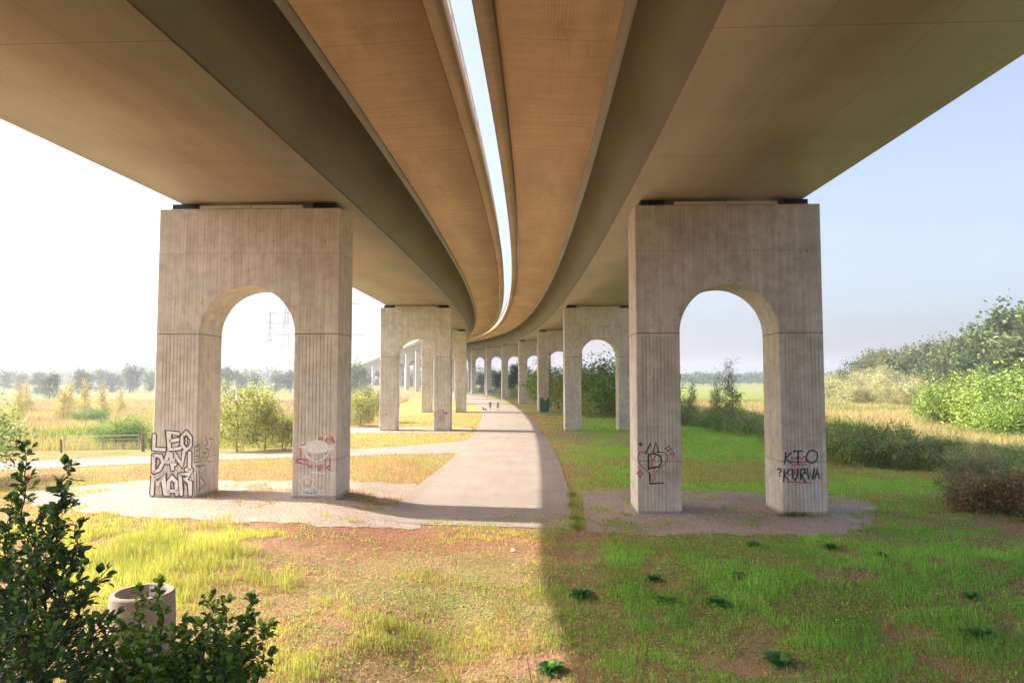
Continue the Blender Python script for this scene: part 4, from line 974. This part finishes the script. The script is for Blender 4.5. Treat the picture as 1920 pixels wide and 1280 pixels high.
mb = MB(); mb.box(-.07, .07, -.01, .01, Hr-.3, Hr-.04); pl = mb.build('label_plate', P_white, t_, label='small white plate inside the ring'); pl.location = (.1, .40, 0); pl.rotation_euler.z = -.3
mb = MB(); mb.box(-.04, .04, -.016, -.012, Hr-.13, Hr-.08); b2 = mb.build('mark', P_black, pl)
# ---------------------------------------------------------------- foreground shrub
def near_shrub(tips, base, lab, nleaf, dens, cols):
    t = empty('leafy_shrub', base, 0, label=lab, cat='shrub', group='leafy shrubs close to the camera'); B = Vector(base); st = MB()
    P = []; Fc = []; C_ = []; b = 0
    def leaf(p, d, l, c):
        nonlocal b
        d = d.normalized(); s_ = d.cross(Vector((random.gauss(0, .5), random.gauss(0, .5), 1))).normalized(); u = s_.cross(d)
        w_ = l*random.uniform(.26, .34); segs = [(0, .04), (.25, .55), (.55, 1.0), (.8, .8), (1.0, .05)]
        for tt, ww in segs:
            m_ = p+d*(l*tt)-u*(l*.18*tt*tt); P.extend([m_+s_*(w_*ww)+u*(w_*ww*.35), m_, m_-s_*(w_*ww)+u*(w_*ww*.35)]); C_.extend([c, c*1.12, c])
        for j in range(4):
            q_ = b+3*j; Fc.append((q_, q_+1, q_+4, q_+3)); Fc.append((q_+1, q_+2, q_+5, q_+4))
        b += 15
    for (tp, start, spread) in tips:
        tp = Vector(tp)-B; s0 = Vector(start)-B; n = 14; pts = []
        for i in range(n+1):
            q_ = i/n; p = s0.lerp(tp, q_)+Vector((random.gauss(0, .012), random.gauss(0, .012), -.10*math.sin(math.pi*q_)*(tp-s0).length*.4)); pts.append(p)
        for i in range(n): st.tube(pts[i], pts[i+1], .007*(1-.75*i/n), .007*(1-.75*(i+1)/n), 5, cap=False)
        L_ = (tp-s0).length; k_ = max(6, int(L_*dens))
        for i in range(k_):
            q_ = (i+random.random())/k_; q_ = .04+.96*q_; j = min(n-1, int(q_*n)); p = pts[j].lerp(pts[j+1], q_*n-j); ax = (pts[j+1]-pts[j]).normalized()
            # twig
            a = random.uniform(0, 6.28); o_ = ax.orthogonal().normalized(); o_ = Matrix.Rotation(a, 3, ax) @ o_
            tl_ = random.uniform(.02, spread)*(1-.75*q_); e = p+o_*tl_+ax*tl_*.6
            if tl_ > .03: st.tube(p, e, .0022, .0012, 3, cap=False)
            for m_ in range(random.randint(3, 6) if tl_ > .05 else 2):
                f_ = random.random(); pp_ = p.lerp(e, f_); dd = (o_+ax*.8+Vector((random.gauss(0, .55), random.gauss(0, .55), random.gauss(.15, .5))))
                leaf(pp_, dd, random.uniform(.022, .046), Vector(random.choice(cols))*random.uniform(.75, 1.25))
        for m_ in range(6): leaf(tp, (tp-s0).normalized()+Vector((random.gauss(0, .5), random.gauss(0, .5), random.gauss(.2, .4))), random.uniform(.032, .052), Vector(random.choice(cols))*1.15)
    st.build('stems', M_bark, t)
    me = np_mesh('leaves', [tuple(p) for p in P], Fc, np.array([tuple(c) for c in C_]), smooth=True); link('leaves', me, M_glossy, t)
def pt(px, py, Y):
    d = ray(px, py); t = Y/d.y; return (d.x*t, Y, CAMZ+d.z*t)
dark = [(.10, .19, .07), (.15, .27, .08), (.22, .37, .09), (.07, .13, .065)]
mid = [(.16, .28, .07), (.25, .41, .08), (.36, .52, .11), (.10, .19, .055)]
tips = []
for (px, py, Y, sx, sy, sp_) in [(45, 838, 3.0, 60, 1150, .14), (120, 872, 2.9, 90, 1120, .14), (20, 935, 3.1, 20, 1200, .2), (110, 925, 2.9, 80, 1150, .18), (150, 985, 2.9, 80, 1200, .2), (80, 960, 3.2, 60, 1250, .22), (160, 1060, 3.0, 60, 1250, .2), (185, 1075, 2.9, 90, 1260, .16), (5, 1000, 3.0, 0, 1300, .25), (60, 1020, 2.8, 40, 1300, .25), (120, 1100, 2.8, 60, 1350, .25), (190, 1160, 2.8, 100, 1350, .2), (30, 1100, 3.2, 20, 1350, .3), (-30, 950, 3.1, -40, 1300, .25), (90, 1180, 2.7, 60, 1400, .3), (10, 1200, 2.7, 0, 1400, .3), (150, 1220, 2.7, 100, 1400, .3), (205, 1165, 3.0, 120, 1330, .15)]:
    tips.append((pt(px, py, Y), pt(sx, sy, Y*1.02), sp_))
near_shrub(tips, (-2.3, 3.0, float(hz(-2.3, 3.0))), 'tall dark leaved shrub filling the lower left corner', 0, 125, dark)
tips = []
for (px, py, Y, sx, sy, sp_) in [(470, 1122, 3.3, 420, 1300, .13), (505, 1175, 3.2, 400, 1320, .12), (505, 1230, 3.2, 380, 1330, .12), (430, 1130, 3.4, 400, 1300, .13), (395, 1120, 3.4, 370, 1300, .1), (345, 1165, 3.3, 330, 1330, .12), (300, 1205, 3.3, 300, 1350, .1), (262, 1110, 3.3, 268, 1300, .02), (302, 1095, 3.3, 300, 1300, .025), (225, 1170, 3.3, 235, 1330, .04), (260, 1225, 3.2, 250, 1400, .12), (380, 1170, 3.1, 360, 1350, .2), (440, 1200, 3.1, 400, 1380, .2), (250, 1185, 3.1, 250, 1360, .16), (290, 1190, 3.1, 285, 1360, .16), (325, 1185, 3.15, 320, 1360, .16), (355, 1200, 3.1, 345, 1360, .2), (410, 1170, 3.2, 385, 1340, .18), (215, 1200, 3.1, 210, 1360, .16), (330, 1220, 3.0, 310, 1400, .25), (230, 1230, 3.1, 210, 1400, .22), (420, 1250, 3.0, 400, 1400, .22), (480, 1260, 3.1, 430, 1380, .16), (280, 1260, 2.9, 260, 1400, .25), (370, 1265, 2.9, 350, 1400, .25), (465, 1160, 3.3, 400, 1330, .14)]:
    tips.append((pt(px, py, Y), pt(sx, sy, Y*1.02), sp_))
near_shrub(tips, (-1.5, 3.2, float(hz(-1.5, 3.2))), 'low green shrub in front of the concrete ring, reaching right', 0, 165, mid)
# ---------------------------------------------------------------- fences, gate
def post(x, y, h, r, lab, group=None, name='fence_post'):
    mb = MB(); z = float(hz(x, y)); lean = Vector((random.gauss(0, .03), random.gauss(0, .03), 0)); mb.tube((0, 0, -.2), tuple(lean*h+Vector((0, 0, h))), r, r*.9, 7)
    o = mb.build(name, M_wood, None, label=lab, cat='fence post', group=group); o.location = (x, y, z); return o
gl = G(120, 848); gr_ = G(268, 846)
gt = empty('field_gate', (gl.x, gl.y, gl.z), math.atan2(gr_.y-gl.y, gr_.x-gl.x), label='galvanised tubular field gate in the meadow left of the tagged leg', cat='gate')
GW = math.dist(gl[:2], gr_[:2])-.3
mb = MB(); 
for z, x0 in ((1.2, 0), (.9, 0), (.6, 0), (.3, 0)): mb.tube((x0, 0, z), (GW, 0, z+.0), .014 if z < 1.2 else .028)
mb.build('rail', M_galv, gt)
for xx in (0.02, GW-.02, GW*.5): MB().tube((xx, 0, .25), (xx, 0, 1.22), .03).build('upright', M_galv, gt)
post(gr_.x, gr_.y, 1.4, .13, 'thick wooden gate post at the right end of the metal gate'); post(gl.x-.2, gl.y, 1.0, .09, 'short reddish post at the left end of the metal gate')
for i, (px, py, lab) in enumerate([(425, 829, 'wooden fence post in the left arch, left one'), (457, 827, 'wooden fence post in the left arch, right one'), (30, 846, 'leaning thin post at the far left behind the path')]):
    p = G(px, py); post(p.x, p.y, 1.0, .07, lab, 'posts of the meadow fence')
# picket fence beside the willow shrub
A = G(640, 797); Bp = G(768, 749); nP = 96
pf = empty('picket_fence', (A.x, A.y, A.z), 0, label='weathered wooden picket fence below the willow shrub, running away behind the second left pier', cat='fence')
for i in range(nP):
    t = (i/(nP-1))**1.7; x = A.x+(Bp.x-A.x)*t; y = A.y+(Bp.y-A.y)*t; h_ = random.uniform(1.5, 2.0)
    mb = MB(); mb.tube((0, 0, -.1), (random.gauss(0, .05), random.gauss(0, .05), h_), .07, .055, 5); o = mb.build('picket', M_pale, pf); o.location = (x-A.x, y-A.y, float(hz(x, y))-A.z)
dx = Vector((Bp.x-A.x, Bp.y-A.y, 0)); mb = MB(); mb.tube((0, .07, .7), (dx.x, dx.y+.07, .7), .03, n=5); mb.build('rail', M_wood, pf)
parts = []
n = 9000; t = rng.random(n); off = rng.uniform(-2.6, -.3, n); x = A.x+dx.x*t+off; y = A.y+dx.y*t; parts.append(blades(x, y, rng.uniform(.4, 1.3, n), rng.uniform(.03, .07, n), pal(n, [(.5, .36, .2), (.42, .26, .14), (.3, .3, .1)], [3, 2, 2]), .25))
P3 = g_([(400, 838), (548, 824)]); n = 7000; t = rng.random(n); x = P3[0].x+(P3[1].x-P3[0].x)*t; y = P3[0].y+(P3[1].y-P3[0].y)*t+rng.uniform(0, 4, n); parts.append(blades(x, y, rng.uniform(.3, .9, n), rng.uniform(.02, .05, n), pal(n, [(.42, .30, .14), (.3, .3, .1), (.2, .24, .07)], [2, 2, 2]), .25))
stuff('fence_grass', parts, M_grass, 'dry tall grass growing along the wooden fences', 'grass')
# ---------------------------------------------------------------- pylons and cables
def pylon(px, Y, ytop, arms, half, lab):
    x = (px-960)/FPX*Y; zt = CAMZ+Y*math.tan(PITCH+math.atan((640-ytop)/FPX)); z0 = float(hz(x, Y)); H = zt-z0
    t = empty('pylon', (x, Y, z0), 0, label=lab, cat='pylon', group='electricity pylons'); mb = MB(); r = Y*.00040
    def w_(z): f = z/H; return half*(1-f/.62)+.9 if f < .62 else .9-.6*(f-.62)/.38
    n = 12; zs = [H*i/n for i in range(n+1)]
    for i in range(n):
        a, b = w_(zs[i]), w_(zs[i+1])
        for sx in (-1, 1):
            for sy in (-1, 1):
                mb.tube((sx*a, sy*a, zs[i]), (sx*b, sy*b, zs[i+1]), r, n=4, cap=False)
        for s_ in (-1, 1):
            mb.tube((-a, s_*a, zs[i]), (b, s_*b, zs[i+1]), r*.5, n=3, cap=False); mb.tube((a, s_*a, zs[i]), (-b, s_*b, zs[i+1]), r*.5, n=3, cap=False)
            mb.tube((s_*a, -a, zs[i]), (s_*b, b, zs[i+1]), r*.5, n=3, cap=False)
    mb.build('mast', M_pylon, t); ends = []
    for (ya, hw) in arms:
        z = CAMZ+Y*math.tan(PITCH+math.atan((640-ya)/FPX))-z0; hw = hw/FPX*Y; mb = MB()
        for s_ in (-1, 1):
            mb.tube((0, -.6, z), (s_*hw, 0, z), r, n=4); mb.tube((0, .6, z), (s_*hw, 0, z), r, n=4); mb.tube((0, 0, z+hw*.16), (s_*hw, 0, z), r*.8, n=4)
            mb.tube((s_*hw, 0, z), (s_*hw, 0, z-2.2), r*.8, n=4); ends.append((x+s_*hw, Y, z0+z-2.2))
        mb.build('crossarm', M_pylon, t)
    return ends
pylon(505, 480, 584, [(588, 16), (597, 16), (608, 23)], 3.2, 'middle pylon seen whole through the left arch')
e2 = pylon(536, 340, 535, [(563, 30), (586, 36), (606, 44)], 3.6, 'near pylon cut by the arch edge, its wide legs showing')
e3 = pylon(598, 300, 540, [(570, 74), (603, 68), (628, 84)], 3.4, 'pylon behind the arch leg, only crossarm tips showing on its right')
pylon(475, 1100, 672, [(675, 8), (680, 10)], 3.2, 'smallest pylon, far off above the wood')
def cable(p, q_, sag, lab):
    mb = MB(); p = Vector(p); q_ = Vector(q_); n = 14; r = .085; last = None
    for i in range(n+1):
        t = i/n; v = p.lerp(q_, t)-Vector((0, 0, sag*4*t*(1-t)))-p
        if last is not None: mb.tube(last, v, r, n=4, cap=False)
        last = v
    o = mb.build('power_cable', M_cable, None, label=lab, cat='cable', group='power cables left'); o.location = p
for i, e in enumerate([e3[0], e3[2], e3[4]]):
    cable(e, (e[0]-330, e[1]-20, e[2]-2+i), 7, ('top', 'middle', 'lowest')[i]+' power cable running left across the white sky')
# ---------------------------------------------------------------- people and dog
def skin_mesh(name, verts, edges, radii, m, parent, root=0, sub=1):
    me = bpy.data.meshes.new(name); me.from_pydata(verts, edges, []); o = link(name, me, m, parent)
    sk = o.modifiers.new('skin', 'SKIN'); 
    if not me.skin_vertices: me.skin_vertices.new()
    for i, r in enumerate(radii):
        me.skin_vertices[0].data[i].radius = (r, r) if isinstance(r, float) else r
        me.skin_vertices[0].data[i].use_root = (i == root)
    s_ = o.modifiers.new('sub', 'SUBSURF'); s_.levels = sub; s_.render_levels = sub
    return o
SK = flat('skin', (.45, .26, .18), .5)
def person(x, y, rz, top, bottom, hair, lab, ph):
    t = empty('person', (x, y, float(hz(x, y))+.03), rz, label=lab, cat='person')
    s_ = ph
    V = [(0, 0, .95), (0, 0, 1.18), (0, .02, 1.42), (0, .03, 1.52), (0, .04, 1.62), (0, .05, 1.74)]; Rr = [(.16, .11), (.14, .10), (.17, .10), .055, (.075, .09), (.07, .08)]
    Ed = [(0, 1), (1, 2), (2, 3), (3, 4), (4, 5)]
    for sd_ in (-1, 1):
        st_ = .22*sd_*s_
        b = len(V); V += [(.1*sd_, 0, .9), (.1*sd_, st_*.7+.04, .5), (.1*sd_, st_*1.1-.06*(sd_*s_ < 0), .09), (.1*sd_, st_*1.1+.14, .04)]; Rr += [.095, .06, .042, .035]; Ed += [(0, b), (b, b+1), (b+1, b+2), (b+2, b+3)]
        a = len(V); V += [(.2*sd_, .02, 1.42), (.25*sd_, -st_*.4, 1.14), (.25*sd_, -st_*.9+.06, .9), (.245*sd_, -st_*.95+.08, .83)]; Rr += [.06, .042, .03, .035]; Ed += [(2, a), (a, a+1), (a+1, a+2), (a+2, a+3)]
        for f_ in range(5):
            v = len(V); fx = (f_-1.5)*.018
            V.append((.245*sd_-(.035*sd_ if f_ == 4 else 0), -st_*.95+.08+fx, .83-(.075 if f_ < 4 else .03)-.006*(f_ in (1, 2)))); Rr.append(.009); Ed.append((a+3, v))
    skin_mesh('body', V, Ed, Rr, SK, t)
    sv = [(0, 0, .93), (0, 0, 1.18), (0, .02, 1.42), (0, .03, 1.49)]; sr = [(.18, .13), (.16, .125), (.185, .125), (.08, .075)]; se = [(0, 1), (1, 2), (2, 3)]
    for sd_ in (-1, 1):
        st_ = .22*sd_*s_; a = len(sv); sv += [(.2*sd_, .02, 1.42), (.235*sd_, -st_*.25, 1.24)]; sr += [.078, .07]; se += [(2, a), (a, a+1)]
    skin_mesh('shirt', sv, se, sr, top, t)
    sv = [(0, 0, 1.0), (0, 0, .92)]; sr = [(.17, .12), (.18, .125)]; se = [(0, 1)]
    for sd_ in (-1, 1):
        st_ = .22*sd_*s_; a = len(sv); sv += [(.1*sd_, 0, .86), (.1*sd_, st_*.6+.03, .56)]; sr += [.115, .095]; se += [(1, a), (a, a+1)]
    skin_mesh('shorts', sv, se, sr, bottom, t)
    skin_mesh('hair', [(0, .035, 1.70), (0, .02, 1.77), (0, -.03, 1.68)], [(0, 1), (1, 2)], [.088, .075, .07], hair, t)
    for sd_ in (-1, 1):
        st_ = .22*sd_*s_; skin_mesh('shoe', [(.1*sd_, st_*1.1-.06*(sd_*s_ < 0)-.04, .05), (.1*sd_, st_*1.1+.18, .04)], [(0, 1)], [.052, .045], P_black, t)
    return t
c_br = flat('dark_brown_cloth', (.07, .045, .035)); c_bl = flat('pale_blue_cloth', (.25, .32, .5)); c_bk = flat('black_cloth', (.02, .02, .022)); c_hair = flat('hair', (.08, .05, .03))
p = G(919, 769.5); person(p.x, p.y, .25, c_br, c_br, c_hair, 'person in dark brown walking on the footpath, left of the pair', 1)
p = G(933.5, 770); person(p.x, p.y, .2, c_bl, c_bk, c_hair, 'person in pale blue top and black shorts walking on the footpath', -1)
p = G(908.5, 771); t = empty('dog', (p.x, p.y, p.z+.03), .9, label='small dark dog walking on the grass edge beside the pair', cat='dog')
V = [(0, 0, .42), (0, .28, .44), (0, -.3, .43), (0, .42, .56), (0, .5, .64), (0, .64, .60), (0, -.5, .52), (0, -.6, .64), (.05, .49, .73), (-.05, .49, .73)]; Ed = [(0, 1), (0, 2), (1, 3), (3, 4), (4, 5), (2, 6), (6, 7), (4, 8), (4, 9)]; Rr = [.115, .13, .105, .075, .08, .04, .03, .018, .02, .02]
for sx in (-1, 1):
    b = len(V); V += [(.08*sx, .27, .34), (.08*sx, .25+.05*sx, .18), (.08*sx, .27+.09*sx, .03)]; Ed += [(1, b), (b, b+1), (b+1, b+2)]; Rr += [.05, .03, .028]
    b = len(V); V += [(.08*sx, -.26, .32), (.08*sx, -.36-.04*sx, .17), (.08*sx, -.3-.07*sx, .03)]; Ed += [(2, b), (b, b+1), (b+1, b+2)]; Rr += [.06, .03, .028]
skin_mesh('body', V, Ed, Rr, flat('dark_fur', (.035, .025, .02)), t)
# ---------------------------------------------------------------- haze
mb = MB(); mb.box(-2650, 2650, -70, 3050, -1.0, 75)
hm = bpy.data.materials.new('haze'); hm.use_nodes = True; nt = hm.node_tree; nt.nodes.remove(nt.nodes['Principled BSDF'])
v = nt.nodes.new('ShaderNodeVolumePrincipled'); v.inputs['Color'].default_value = (.86, .91, 1.0, 1); v.inputs['Density'].default_value = .0008; v.inputs['Anisotropy'].default_value = .35
nt.links.new(v.outputs[0], nt.nodes['Material Output'].inputs['Volume'])
mb.build('haze', hm, kind='stuff')
